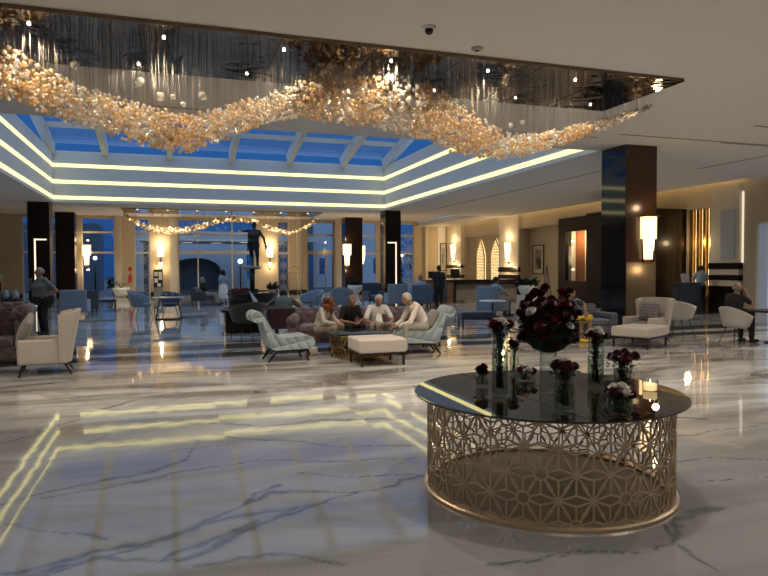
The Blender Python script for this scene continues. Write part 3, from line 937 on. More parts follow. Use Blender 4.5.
for i in range(7):
    x = -4.7 + i * 1.55
    MB().lathe([(.05, 0), (.05, -.02)], 12).build('downlight', M_SPOT2, c2).location = (x, -.9, -.06)
    lamp('SPOT', 'chandelier_lamp', (3 + x, 37.1, 4.83), 45, (1, .80, .55), .05, (3 + x, 37.5, 0), 110, .6)

# ceiling fittings
t_ = thing('dome_camera', 'black dome security camera on the near ceiling', 'security camera', (3.03, 7.36, ZC))
MB().lathe([(.07, -.03), (.085, -.02), (.085, 0)], 20).build('housing', M_WHITE, t_)
MB().lathe([(.0, -.095), (.03, -.088), (.05, -.065), (.055, -.03)], 20).build('dome', pm('black_dome', (.01, .01, .01), .08), t_)
t_ = thing('smoke_detector', 'flat round smoke detector on the near ceiling', 'smoke detector', (3.93, 7.86, ZC))
MB().lathe([(.04, -.035), (.075, -.025), (.085, 0)], 20).build('body', pm('detector', (.42, .38, .33), .5), t_)
MB().lathe([(.03, -.045), (.03, -.035)], 16).build('sensor', M_BASE, t_)

# ================================================================== WALL LIGHTS
M_SHADE = emi('crystal_shade', (1.0, .74, .38), 1.3)
M_SHADEC = emi('crystal_shade_core', (1.0, .80, .48), 2.6)


def sconce(loc, rz, label, s=1.0, power=12, group=None):
    """local: wall at y=0, light sticks out to -y; s scales"""
    t_ = thing('wall_sconce', label, 'wall light', loc, rz, group)
    MB().box(-.10 * s, .10 * s, -.03, 0, -.60 * s, .52 * s).build('backplate', M_BRASS, t_)
    q = MB(); n = 14
    for k in range(n):          # crystal rods hung in two tiers
        a = PI * k / (n - 1)
        cx, cy = math.cos(a) * .19 * s, -.03 - math.sin(a) * .17 * s
        q.tube([(cx, cy, .50 * s), (cx * .95, cy, -.02 * s)], .020 * s, 6)
        q.tube([(cx * .62, -.03 + (cy + .03) * .7, 0), (cx * .48, -.03 + (cy + .03) * .55, -.50 * s)], .018 * s, 6)
    q.build('crystal_rods', M_SHADE, t_)
    MB().lathe([(.09 * s, -.30 * s), (.13 * s, .42 * s)], 12, c=(0, -.10 * s, 0)).build('diffuser', M_SHADEC, t_)
    MB().box(-.21 * s, .21 * s, -.22 * s, -.0, .50 * s, .53 * s).build('top_cap', M_BRASS, t_)
    if power:
        d = Vector((0, -.34 * s, .0)); d.rotate(Matrix.Rotation(rz, 3, 'Z'))
        lamp('POINT', 'sconce_lamp', (loc[0] + d.x, loc[1] + d.y, loc[2] + .75 * s), power * .5, (1, .70, .38), .08)
        lamp('POINT', 'sconce_lamp', (loc[0] + d.x, loc[1] + d.y, loc[2] - .75 * s), power * .5, (1, .70, .38), .08)
    return t_


sconce((10.98, 12.83, 2.36), 0, 'large crystal wall light on the big dark column right of the round table', 1.02, 9)
sconce((XR - .13, 33.6, 2.6), -PI / 2, 'crystal wall light on the pilaster between arched screens and alcove', 1.15, 38)
sconce((XR - .26, 41.0, 2.75), -PI / 2, 'crystal wall light at the far end of the reception wall', 1.15, 38)
sconce((10.7, 39.88, 2.55), 0, 'crystal wall light on the left side of the dark column by the entrance door', 1.35, 22)
sconce((11.78, 40.3, 2.55), PI / 2, 'crystal wall light on the right side of the dark column by the entrance door', 1.2, 22)
sconce((-4.85, YF - .02, 2.55), 0, 'crystal wall light at the left edge of the leftmost blue window', 1.2, 20)
for x, lab in ((-.62, 'two tier wall light above the magazine stand'), (6.15, 'two tier wall light right of the statue')):
    t_ = thing('wall_sconce', lab, 'wall light', (x, YF, 2.55))
    MB().box(-.05, .05, -.05, 0, -.95, .5).build('backplate', M_BRASS, t_)
    MB().lathe([(.17, -.1), (.19, .5)], 16, c=(0, -.2, 0)).build('upper_shade', emi('soft_shade', (1, .80, .50), 2.8), t_)
    MB().lathe([(.02, -.85), (.12, -.65), (.13, -.45)], 16, c=(0, -.18, 0)).build('lower_shade', emi('soft_shade2', (1, .74, .42), 2.0), t_)
    lamp('POINT', 'sconce_lamp', (x, YF - .40, 3.3), 24, (1, .72, .40), .06)
    lamp('POINT', 'sconce_lamp', (x, YF - .40, 1.8), 16, (1, .72, .40), .06)

# ================================================================== RIGHT WALL FITTINGS
t_ = thing('portal_surround', 'tall dark walnut portal framing a glazed opening on the right wall', 'doorway', (XR, 26.6, 0))
q = MB()
q.box(-.10, .10, -1.9, -1.15, 0, 4.15); q.box(-.10, .10, 1.35, 1.97, 0, 4.15); q.box(-.10, .10, -1.15, 1.35, 3.45, 4.15); q.box(-.10, .10, -1.15, 1.35, 0, 1.0)
q.build('frame', M_DWOOD, t_)
MB().box(-.14, -.10, -1.96, -1.90, 0, 4.3).build('light_strip', M_STRIPW, t_)
MB().box(.0, .02, -1.15, 1.35, 1.0, 3.45).build('pane', M_GLASS, t_)
MB().box(1.6, 1.85, 2.07, 5.0, 0, 4.0).build('inner_wood', wood('inner_cherry', (.10, .035, .015), (.20, .08, .03), .3), t_)
MB().box(1.6, 1.7, -2.5, 2.07, 0, 4.0).build('inner_wall', M_WALL, t_)
MB().box(-.12, -.10, -1.5, -1.38, 2.0, 2.25).build('switch', M_WHITE, t_)
MB().box(.1, .4, -1.1, -.2, 1.1, 1.25).build('shelf', M_WHITE, t_)
lamp('POINT', 'portal_lamp', (XR + 1.0, 27.4, 3.2), 110, (1, .66, .34), .08)
lamp('POINT', 'portal_lamp', (XR + 1.0, 29.0, 3.2), 90, (1, .66, .34), .08)
# alcove picture and easel
def picture(loc, rz, w_, h_, label, cols):
    t_ = thing('framed_picture', label, 'picture', loc, rz)
    q = MB(); f_ = .06
    q.box(-w_ / 2, w_ / 2, -.05, 0, -h_ / 2, -h_ / 2 + f_); q.box(-w_ / 2, w_ / 2, -.05, 0, h_ / 2 - f_, h_ / 2)
    q.box(-w_ / 2, -w_ / 2 + f_, -.05, 0, -h_ / 2, h_ / 2); q.box(w_ / 2 - f_, w_ / 2, -.05, 0, -h_ / 2, h_ / 2)
    q.build('frame', M_BASE, t_)
    MB().box(-w_ / 2 + f_, w_ / 2 - f_, -.02, -.01, -h_ / 2 + f_, h_ / 2 - f_).build('mount', pm('picture_mount', (.55, .50, .42), .6), t_)
    q = MB(); k = random.Random(3)
    q.box(-w_ * .28, w_ * .28, -.026, -.02, -h_ * .34, h_ * .34, 0)
    q.box(-w_ * .2, w_ * .1, -.03, -.026, -h_ * .2, h_ * .08, 1)
    q.box(0, w_ * .25, -.032, -.026, -h_ * .3, h_ * .02, 2)
    q.build('print', cols, t_)
    return t_


picture((XR + .64, 31.62, 2.12), -PI / 2, 1.15, 1.65, 'tall framed grey picture in the alcove right of the pilaster', [pm('pic1', (.25, .22, .19), .5), pm('pic2', (.09, .08, .075), .5), pm('pic3', (.04, .035, .03), .5)])
picture((18.52, YF - .07, 2.45), 0, .5, 2.0, 'narrow green and grey picture on the pale panel left of the far wall light', [pm('pic4', (.30, .33, .25), .5), pm('pic5', (.12, .16, .10), .5), pm('pic6', (.42, .42, .36), .5)])
t_ = thing('easel', 'slim dark easel standing in the alcove', 'easel', (XR + .2, 30.1, 0))
for a, b_ in (((-.1, .3, 0), (0, 0, 1.8)), ((-.1, -.3, 0), (0, 0, 1.8)), ((.32, 0, 0), (0, 0, 1.8))): MB().tube([a, b_], .02).build('leg', M_DLEG, t_)
# big dark cabinet block before the gold panel, and the gold panel itself
t_ = thing('dark_wood_block', 'tall dark wood wall block between the big column and the gold panel', 'cabinet', (17.8, 21.3, 0))
MB().box(-1.3, 1.18, -1.3, 1.6, 0, 3.86).build('body', M_DWOOD, t_)
MB().box(-1.32, 1.18, -1.31, 1.6, 3.86, 3.9).build('top_rail', M_DWOOD, t_)
t_ = thing('gold_wall_panel', 'backlit gold wall panel with vertical ribs behind the standing clerk', 'wall panel', (XR, 18.72, 0))
MB().box(.12, .18, 0, 1.26, 0, 3.86).build('backing', M_GOLD, t_)
for k in range(4): MB().box(.02, .12, .06 + k * .31, .20 + k * .31, .3, 3.84).build('rib', pm('gold_rib', (.50, .32, .12), .3, metal=.9), t_)
for k in range(3): MB().box(.085, .115, .245 + k * .31, .285 + k * .31, .6, 3.84).build('light_strip', emi('panel_glow', (1, .72, .34), 1.5), t_)
lamp('POINT', 'panel_lamp', (XR - .45, 19.4, 2.6), 14, (1, .75, .42), .1)
# bluish reflection slab on the near pilaster, thin LED edge, and the bright doorway
struct(MB().box(XR - .19, XR - .15, 17.6, 18.2, 1.95, 3.7).build('trim_9', pm('gloss_sky_reflection', (.50, .53, .60), .12)))  # skylight reflection put into the bluish colour of this slab
struct(MB().box(XR - .04, XR, 17.38, 17.42, 1.8, 4.3).build('trim_10', emi('led_dim', (1, .86, .66), .55)))
d_ = sempty('door_2', None, (XR, 14.4, 0))
MB().box(.42, .5, -2.4, 2.45, 0, 3.18).build('glowing_room_wall', emi('cool_glow', (.45, .56, .80), .28), d_)  # wall surface glows by itself in place of the room's light
q = MB(); q.box(-.03, .4, 2.36, 2.45, 0, 3.18); q.box(-.03, .4, -2.4, 2.45, 3.1, 3.18)
q.build('frame', M_WHITE, d_)

# ================================================================== FABRICS
F_CREAM = pm('cream_fabric', (.52, .46, .40), .85, noise=.06, nscale=60, bump=.3, bscale=300, sheen=.3)
F_CREAM2 = pm('cream_ottoman', (.60, .52, .45), .85, noise=.05, nscale=60, bump=.3, bscale=300, sheen=.3)
F_TAUPE = pm('taupe_cushion', (.30, .265, .24), .85, noise=.08, nscale=50, sheen=.3)
F_ICE = tufted('ice_blue_velvet', (.34, .41, .44), .15, .035)
F_PURPLE = tufted('mauve_velvet', (.17, .105, .115), .13, .04)
F_PURPLE2 = pm('mauve_plain', (.17, .11, .12), .8, noise=.15, nscale=20, sheen=.5)
F_BROWN = tufted('brown_velvet', (.075, .050, .050), .10, .03)
F_BLUEG = pm('blue_grey_fabric', (.17, .21, .28), .85, noise=.08, nscale=40, sheen=.3)
F_BLUE = pm('blue_fabric', (.085, .125, .19), .85, noise=.08, nscale=40, sheen=.3)
F_NAVY = pm('navy_fabric', (.032, .045, .080), .8, sheen=.3)
F_DARK = pm('charcoal_fabric', (.045, .047, .055), .85, sheen=.2)
F_BURG = pm('burgundy_fabric', (.055, .018, .018), .8, sheen=.3)
F_GREY = pm('grey_shell', (.33, .31, .30), .7)
F_LGREY = pm('light_shell', (.52, .50, .48), .7)


def plaid(name, c1, c2, c3):
    m, n, b = new_mat(name)
    t = n.nodes.new('ShaderNodeTexCoord')
    w1 = n.nodes.new('ShaderNodeTexWave'); w1.bands_direction = 'X'; w1.inputs['Scale'].default_value = 4.5
    w2 = n.nodes.new('ShaderNodeTexWave'); w2.bands_direction = 'Z'; w2.inputs['Scale'].default_value = 4.5
    for w_ in (w1, w2): n.links.new(t.outputs['Object'], w_.inputs[0])
    m1 = n.nodes.new('ShaderNodeMix'); m1.data_type = 'RGBA'; m1.inputs[6].default_value = (*c1, 1); m1.inputs[7].default_value = (*c2, 1)
    m2 = n.nodes.new('ShaderNodeMix'); m2.data_type = 'RGBA'; m2.inputs[7].default_value = (*c3, 1)
    n.links.new(w1.outputs['Fac'], m1.inputs[0]); n.links.new(m1.outputs[2], m2.inputs[6])
    q = n.nodes.new('ShaderNodeMath'); q.operation = 'MULTIPLY'; q.inputs[1].default_value = .6
    n.links.new(w2.outputs['Fac'], q.inputs[0]); n.links.new(q.outputs[0], m2.inputs[0])
    n.links.new(m2.outputs[2], b.inputs['Base Color']); b.inputs['Roughness'].default_value = .85
    return m


F_PLAID = plaid('plaid_fabric', (.24, .19, .20), (.11, .085, .095), (.34, .29, .28))
F_PLAIDB = plaid('plaid_blue', (.15, .16, .20), (.07, .075, .10), (.22, .23, .27))


def bevel(o, w_=.02, seg=2):
    m = o.modifiers.new('bevel', 'BEVEL'); m.width = w_; m.segments = seg; m.limit_method = 'ANGLE'; m.angle_limit = R(35)
    return o


def leg(parent, x, y, z0, z1, r0=.022, r1=.014, dx=0, dy=0, mat=None, n=8):
    """tapered leg from under the seat (z1) to the floor (z0), splayed by dx, dy"""
    q = MB(); q.tube([(x, y, z1), (x + dx, y + dy, z0)], [r0, r1], n)
    return q.build('leg', mat or M_DLEG, parent)


def shell(q, path, levels, thick=.05, n=25, mi=0):
    """upholstered shell: path(t, s) -> (x, y, z) inner line, t 0..1 along the U, s 0..1 upward; thickened outward"""
    I = []; O = []
    m = levels
    for j in range(m + 1):
        s = j / m; row = [Vector(path(i / (n - 1), s)) for i in range(n)]
        ro = []
        for i, p in enumerate(row):
            d = row[min(i + 1, n - 1)] - row[max(i - 1, 0)]; nn = Vector((d.y, -d.x, 0))
            nn = nn.normalized() if nn.length > 1e-6 else Vector((0, 1, 0))
            ro.append(p + nn * thick)
        I.append(row); O.append(ro)
    # decide sign: outward must point away from the seat centre
    c = Vector((0, 0, 0))
    mid = n // 2
    if (O[0][mid] - c).xy.length < (I[0][mid] - c).xy.length:
        for j in range(m + 1):
            O[j] = [I[j][i] * 2 - O[j][i] for i in range(n)]
    vs = []; fs = []
    for j in range(m + 1): vs += [tuple(p) for p in I[j]]
    b = len(vs)
    for j in range(m + 1): vs += [tuple(p) for p in O[j]]
    for j in range(m):
        for i in range(n - 1):
            a = j * n + i
            fs.append((a, a + n, a + n + 1, a + 1)); fs.append((b + a, b + a + 1, b + a + n + 1, b + a + n))
        a = j * n
        fs.append((a, b + a, b + a + n, a + n)); a = j * n + n - 1
        fs.append((a, a + n, b + a + n, b + a))
    for i in range(n - 1):
        fs.append((i, i + 1, b + i + 1, b + i)); a = m * n + i
        fs.append((a, b + a, b + a + 1, a + 1))
    q.add(vs, fs, mi, True)


def upath(w0, w1, d0, d1, z0, z1, yb, lean=.0, front=None, corner=.5, drop=0.):
    """U-shaped plan: half-width w0->w1, wing depth d0->d1, back at yb leaning back by lean"""
    def f(t, s):
        w_ = w0 + (w1 - w0) * s; d = d0 + (d1 - d0) * s; y = yb + lean * s
        u = (t - .5) * 2; a = abs(u)
        if a < corner:
            x = u / corner * w_; yy = y - (a / corner) ** 4 * .06
        else:
            x = math.copysign(w_, u); yy = y - .06 - (a - corner) / (1 - corner) * d
        z = z0 + (z1 - drop * max(0, a - corner * .6) / (1 - corner * .6) - z0) * s
        return (x, yy, z)
    return f


def wing_chair(name, label, cat, loc, rz, body, s=1.0, seatmat=None):
    t = thing(name, label, cat, loc, rz)
    MB().rbox(-.37 * s, .37 * s, -.43 * s, .34 * s, .22 * s, .38 * s, .03).build('seat_base', body, t)
    MB().rbox(-.32 * s, .32 * s, -.46 * s, .26 * s, .37 * s, .50 * s, .05, puff=.02).build('seat_cushion', seatmat or body, t)
    for sg in (-1, 1):
        MB().rbox(*sorted((sg * .33 * s, sg * .43 * s)), -.44 * s, .34 * s, .21 * s, .64 * s, .035).build('armrest', body, t)
    q = MB(); shell(q, upath(.36 * s, .43 * s, .03, .20 * s, .22 * s, 1.13 * s, .30 * s, .16 * s, drop=.06), 8, .09 * s)
    bevel(q.build('backrest', body, t), .02)
    for sx_ in (-1, 1):
        leg(t, sx_ * .34 * s, -.36 * s, 0, .22 * s, .022, .012, sx_ * .04, -.05)
        leg(t, sx_ * .32 * s, .28 * s, 0, .22 * s, .022, .012, sx_ * .04, .10)
    return t


def slipper_chair(label, loc, rz, mat, s=1.0):
    """low armless chair with a scrolled tufted back"""
    t = thing('slipper_chair', label, 'chair', loc, rz)
    prof = [(-.42, .24), (-.50, .30), (-.52, .38), (-.48, .46), (-.38, .50), (-.15, .49), (.08, .47), (.22, .50), (.32, .62), (.42, .80), (.50, .93)]
    roll = [(.60 + .115 * math.cos(a), .88 + .115 * math.sin(a)) for a in [R(d) for d in (130, 95, 60, 25, -10, -45, -80, -110, -140)]]
    back = [(.50, .76), (.44, .55), (.40, .38), (.34, .26), (.28, .23)]
    poly = [(y * s, z * s) for y, z in prof + roll + back]
    q = MB(); q.prism(poly, -.34 * s, .34 * s, sm=True, axis='x')
    bevel(q.build('upholstery', mat, t), .03, 3)
    MB().box(-.30 * s, .30 * s, -.38 * s, .30 * s, .19 * s, .24 * s).build('frame', M_DLEG, t)
    for sx_ in (-1, 1):
        MB().tube([(sx_ * .28 * s, -.36 * s, .22 * s), (sx_ * .30 * s, -.40 * s, .14 * s), (sx_ * .28 * s, -.36 * s, .06 * s), (sx_ * .29 * s, -.40 * s, 0)], [.035, .03, .018, .022], 8).build('leg', M_DLEG, t)
        MB().tube([(sx_ * .28 * s, .26 * s, .22 * s), (sx_ * .28 * s, .31 * s, .11 * s), (sx_ * .28 * s, .40 * s, 0)], [.035, .026, .018], 8).build('leg', M_DLEG, t)
    return t


def sofa(name, label, loc, rz, W, D, H, body, seat, arm='roll', armh=.62, legs=True, seats=3):
    t = thing(name, label, 'sofa', loc, rz)
    hw = W / 2
    MB().rbox(-hw + .05, hw - .05, -D / 2, D / 2 - .05, .10, .32, .03).build('base', body, t)
    n = seats; cw = (W - .44) / n
    for i in range(n):
        MB().rbox(-hw + .22 + i * cw + .006, -hw + .22 + (i + 1) * cw - .006, -D / 2 - .02, D / 2 - .22, .31, .46, .05, puff=.025).build('seat_cushion', seat, t)
    q = MB(); q.rbox(-hw + .10, hw - .10, D / 2 - .26, D / 2, .12, H - .08, .05); q.tube([(-hw + .10, D / 2 - .10, H - .10), (hw - .10, D / 2 - .10, H - .10)], .11, 16)
    q.build('backrest', body, t)
    for sg in (-1, 1):
        q = MB()
        x0, x1 = sorted((sg * (hw - .20), sg * hw))
        q.rbox(x0 + (.02 if sg > 0 else 0), x1 - (0 if sg > 0 else .02), -D / 2, D / 2 - .04, .10, armh - .08, .03)
        if arm == 'roll': q.tube([((x0 + x1) / 2, -D / 2 - .02, armh - .10), ((x0 + x1) / 2, D / 2 - .06, armh - .10)], .12, 18)
        else: q.rbox(x0, x1, -D / 2, D / 2 - .04, armh - .12, armh, .03)
        q.build('armrest', body, t)
        if arm == 'roll':
            MB().tube([((x0 + x1) / 2, -D / 2 - .035, armh - .10), ((x0 + x1) / 2, -D / 2 - .018, armh - .10)], .07, 16).build('scroll_button', seat, t)
        for y in (-D / 2 + .08, D / 2 - .12): leg(t, sg * (hw - .12), y, 0, .11, .03, .02)
    return t


def cushion(label, loc, rz, w_, h_, mat, tilt=0.2, name='cushion', th=.14, roll=0):
    q = MB(); q.rbox(-w_ / 2, w_ / 2, -.04, .04, -h_ / 2, h_ / 2, .035, puff=th / 2)
    o = q.build(name, mat)
    o.location = loc; o.rotation_euler = (-tilt, roll, rz)
    tag(o, label, 'cushion')
    return o


def ottoman(label, loc, rz, w_, d_, mat, h=.45, name='ottoman', cat='ottoman', frame=M_DLEG, legh=.2, group=None):
    t = thing(name, label, cat, loc, rz, group)
    MB().rbox(-w_ / 2, w_ / 2, -d_ / 2, d_ / 2, legh + .03, h, .035, puff=.012).build('cushion', mat, t)
    q = MB(); q.box(-w_ / 2 + .03, w_ / 2 - .03, -d_ / 2 + .03, d_ / 2 - .03, legh - .01, legh + .035); q.build('frame', frame, t)
    for a in (-1, 1):
        for b_ in (-1, 1):
            MB().box(*sorted((a * (w_ / 2 - .03), a * (w_ / 2 - .065))), *sorted((b_ * (d_ / 2 - .03), b_ * (d_ / 2 - .065))), 0, legh).build('leg', frame, t)
    return t


def tub_chair(label, loc, rz, shellm, seatm, s=1.0, H=.84, legm=M_DLEG, name='tub_chair', cat='chair', group=None, inner=None):
    t = thing(name, label, cat, loc, rz, group)
    q = MB()
    w0, w1 = .25 * s, .33 * s

    def f(tt, ss):
        u = (tt - .5) * 2; a = u * R(118)
        top = .64 + (H - .64) * math.cos(u * PI / 2) ** 1.3
        z = .40 + (top - .40) * ss
        rr = (w0 + (w1 - w0) * ss)
        return (math.sin(a) * rr, math.cos(a) * rr * .95 + .02 + .05 * ss * math.cos(a), z * s)
    shell(q, f, 6, .035 * s, 27)
    q.lathe([(.0, .36 * s), (.2 * s, .37 * s), (.28 * s, .41 * s), (.27 * s, .43 * s)], 24)
    q.build('shell', shellm, t)
    MB().lathe([(.0, .42 * s), (.235 * s, .42 * s), (.25 * s, .45 * s), (.23 * s, .485 * s), (0, .495 * s)], 24).build('seat', seatm, t)
    for a in (-1, 1):
        for b_ in (-1, 1): leg(t, a * .16 * s, b_ * .15 * s, 0, .39 * s, .014, .009, a * .10, b_ * .11, legm)
    return t


def box_armchair(label, loc, rz, mat, w_=.78, H=.95, seatm=None, group=None, legm=None):
    t = thing('armchair', label, 'chair', loc, rz, group)
    MB().rbox(-w_ / 2 + .02, w_ / 2 - .02, -.36, .30, .20, .34, .03).build('seat_base', mat, t)
    MB().rbox(-w_ / 2 + .11, w_ / 2 - .11, -.38, .24, .33, .47, .04, puff=.02).build('seat_cushion', seatm or mat, t)
    MB().rbox(-w_ / 2 + .01, w_ / 2 - .01, .22, .36, .20, H, .05, puff=.01).build('backrest', mat, t)
    for sg in (-1, 1): MB().rbox(*sorted((sg * (w_ / 2 - .11), sg * w_ / 2)), -.37, .33, .20, .64, .04).build('armrest', mat, t)
    for a in (-1, 1):
        for b_ in (-.30, .28): leg(t, a * (w_ / 2 - .07), b_, 0, .21, .024, .016, 0, 0, legm)
    return t


# ================================================================== ROUND TABLE WITH FLOWERS
TX, TY, TH = 2.695, 4.225, .715
t = thing('round_table', 'big round table with black glass top and pierced brass drum base', 'table', (TX, TY, 0))
M_BG = thin_glass('smoked_glass', (.27, .24, .22), 1.75)
q = MB(); q.lathe([(0, TH - .016), (.985, TH - .016), (1.00, TH - .010), (1.00, TH - .004), (.995, TH), (0, TH)], 96, sm=False); q.build('glass_top', M_BG, t)
RD = .90
q = MB(); q.lathe([(RD - .05, .03), (RD + .015, .03), (RD + .03, .02), (RD + .035, 0), (RD - .05, 0), (RD - .05, .03)], 96, sm=False)
q.build('base_ring', M_CHAMP, t)
q = MB(); q.lathe([(0, .012), (RD - .05, .012)], 64, sm=False); q.build('base_plate', pm('base_plate_metal', (.17, .12, .080), .35, metal=.3, noise=.15, nscale=6), t)
q = MB(); q.lathe([(RD - .02, TH - .036), (RD + .004, TH - .036), (RD + .004, TH - .016), (RD - .02, TH - .016), (RD - .02, TH - .036)], 96, sm=False); q.build('top_ring', M_CHAMP, t)
q = MB()
NC, Z0_, Z1_ = 26, .03, TH - .03
cell = 2 * PI * RD / NC
NR = 4; rh = (Z1_ - Z0_) / NR


def cyl(u, z): a = u / RD; return (RD * math.cos(a), RD * math.sin(a), z)


def cbar(u0, z0, u1, z1, w_=.013):
    z0 = min(max(z0, Z0_), Z1_); z1 = min(max(z1, Z0_), Z1_)
    n_ = max(1, int(abs(u1 - u0) / .09) + 1)
    for k in range(n_):
        a, b_ = k / n_, (k + 1) / n_
        ua, ub = u0 + (u1 - u0) * a, u0 + (u1 - u0) * b_; za, zb = z0 + (z1 - z0) * a, z0 + (z1 - z0) * b_
        um = (ua + ub) / 2 / RD
        q.bar(cyl(ua, za), cyl(ub, zb), w_, .010, (math.cos(um), math.sin(um), 0))


jr = random.Random(4)
for c in range(NC):
    for r_ in range(NR + 1):
        u, z = c * cell + (cell / 2 if r_ % 2 else 0), Z0_ + r_ * rh
        ring = ((c + 2 * r_) % 3 == 0)
        rr = .042
        if ring:
            for k in range(10):
                a0, a1 = k * PI / 5, (k + 1) * PI / 5
                cbar(u + rr * math.cos(a0), z + rr * math.sin(a0), u + rr * math.cos(a1), z + rr * math.sin(a1), .012)
        for k in range(10):
            a0 = (k + .5) * PI / 5
            L_ = cell * .56
            s_ = rr if ring else 0
            z1 = z + math.sin(a0) * L_
            u1 = u + math.cos(a0) * L_
            if z1 > Z1_ or z1 < Z0_:
                lim = Z1_ if z1 > Z1_ else Z0_
                f_ = (lim - z) / (z1 - z) if abs(z1 - z) > 1e-6 else 0
                z1 = lim; u1 = u + (u1 - u) * f_
            cbar(u + s_ * math.cos(a0), z + s_ * math.sin(a0), u1, z1, .011)
q.build('pierced_drum', M_CHAMP, t)

M_BARS = M_CHAMP
M_ROSE = pm('rose_dark_red', (.045, .003, .006), .6, noise=.4, nscale=60)
M_ROSE2 = pm('rose_red', (.11, .004, .010), .6, noise=.3, nscale=60)
M_WROSE = pm('flower_white', (.62, .56, .52), .6, noise=.1, nscale=60)
M_LEAF = pm('rose_leaf', (.012, .028, .012), .5, noise=.4, nscale=40)
M_STEM = pm('stem_green', (.02, .05, .02), .5)
M_WATER = thin_glass('vase_water', (.78, .84, .78), 1.33)


def rose(q, c, r_, mi, rg, up=(0, 0, 1)):
    """rose head of cupped overlapping petals"""
    c = Vector(c); up = Vector(up).normalized()
    rot = up.to_track_quat('Z', 'Y').to_matrix()
    for ring, (n_, rad, h, tilt, pw_) in enumerate([(3, .22, .75, .05, .38), (4, .42, .62, .25, .45), (5, .66, .42, .55, .52), (6, .88, .12, .95, .58)]):
        for k in range(n_):
            a = 2 * PI * k / n_ + ring * .7 + rg.uniform(-.15, .15)
            ca, sa = math.cos(a), math.sin(a)
            vs = []
            for i in range(4):
                u = (i / 3 - .5) * 2
                for j in range(3):
                    v_ = j / 2
                    rr = rad * (.35 + .65 * v_) + tilt * .25 * v_ * v_ - .18 * u * u * rad
                    zz = -.45 + (h + .45) * v_ - .10 * u * u * v_
                    x, y = rr, u * pw_ * (.5 + .5 * math.sin(PI * (.25 + .5 * v_)))
                    p = rot @ Vector((ca * x - sa * y, sa * x + ca * y, zz)) * r_
                    vs.append(tuple(c + p))
            fs = [(i * 3 + j, (i + 1) * 3 + j, (i + 1) * 3 + j + 1, i * 3 + j + 1) for i in range(3) for j in range(2)]
            q.add(vs, fs, mi, True)
    q.ball(tuple(c - up * r_ * .1), r_ * .62, 8, 5, mi)


def leafq(q, c, d, L_, w_, mi=0):
    c = Vector(c); d = Vector(d).normalized(); s_ = d.cross(Vector((0, 0, 1)))
    s_ = s_.normalized() if s_.length > 1e-3 else Vector((1, 0, 0)); up = s_.cross(d)
    pts = [c, c + d * L_ * .35 + s_ * w_, c + d * L_ * .75 + s_ * w_ * .6 + up * .1 * L_, c + d * L_, c + d * L_ * .75 - s_ * w_ * .6 + up * .1 * L_, c + d * L_ * .35 - s_ * w_, c + d * L_ * .5 - up * .12 * L_]
    q.add([tuple(p) for p in pts], [(0, 1, 6), (1, 2, 6), (2, 3, 6), (3, 4, 6), (4, 5, 6), (5, 0, 6)], mi, True)


def vase(label, x, y, R_, H_, roses, fz, spread, seed, white=0, bowl=False, leaves=30, foliage=True):
    """glass vase thing + bouquet thing standing in it; roses: count"""
    rg = random.Random(seed)
    t = thing('glass_vase', label, 'vase', (x, y, TH + .001))
    q = MB(); n_ = 32
    if bowl: pr_ = [(R_ * .75, 0), (R_, .03), (R_ * 1.05, H_ * .5), (R_ * .95, H_), (R_ * .95 - .004, H_), (R_ * 1.05 - .004, H_ * .5), (R_ - .005, .035), (0, .02)]
    else: pr_ = [(R_, 0), (R_, H_), (R_ - .004, H_), (R_ - .004, .018), (0, .018)]
    q.lathe(pr_, n_); q.build('glass', M_VGLASS, t)
    q = MB(); q.lathe([(0, .02), (R_ * .93, .02), (R_ * .93, H_ * .62), (0, H_ * .62)], 24); q.build('water', M_WATER, t)
    return t, rg


def bouquet(label, x, y, z, heads, seed, stems=None, leaves=40, spread=.1, group=None):
    rg = random.Random(seed + 50)
    b_ = thing('flower_bouquet', label, 'flowers', (x, y, z), 0, group)
    for i, (dx, dy, dz, r_, mi) in enumerate(heads):
        q = MB(); up = Vector((dx * 1.2, dy * 1.2, .25 + max(0, dz) * .4)); rose(q, (dx, dy, dz), r_, 0, rg, up)
        o = q.build('rose' if mi < 2 else 'white_flower', (M_ROSE, M_ROSE2, M_WROSE)[mi], b_)
        if mi == 2: o['label'] = 'white flower head'
    q = MB()
    for k in range(leaves):
        a = rg.uniform(0, 2 * PI); rr = rg.uniform(.2, 1.0) * spread
        leafq(q, (math.cos(a) * rr, math.sin(a) * rr, rg.uniform(-.07, .03) * (spread / .1) ** .5), (math.cos(a), math.sin(a), rg.uniform(-.6, .8)), rg.uniform(.03, .06), .016)
    q.build('leaves', M_LEAF, b_)
    if stems:
        R_, depth = stems
        q = MB()
        for k in range(max(5, len(heads) * 2)):
            a = rg.uniform(0, 2 * PI); c = rg.uniform(0, .8) * R_; a2 = a + rg.uniform(1.5, 4)
            q.tube([(math.cos(a2) * c, math.sin(a2) * c, -.01), (math.cos(a) * c * .9, math.sin(a) * c * .9, -depth)], .0035, 5)
        o = q.build('stems', M_STEM, b_)
    return b_


def disc_heads(n_, spread, r_, rg, white=0, dome=.03):
    out = []
    for k in range(n_):
        a = k * 2.4 + rg.uniform(-.2, .2); rr = math.sqrt((k + .3) / n_) * spread
        out.append((math.cos(a) * rr, math.sin(a) * rr, dome * (1 - (rr / spread) ** 2) * 1.5 + rg.uniform(-.01, .01), r_ * rg.uniform(.9, 1.1), 2 if k % n_ < white else rg.choice((0, 0, 1))))
    rg.shuffle(out)
    return out


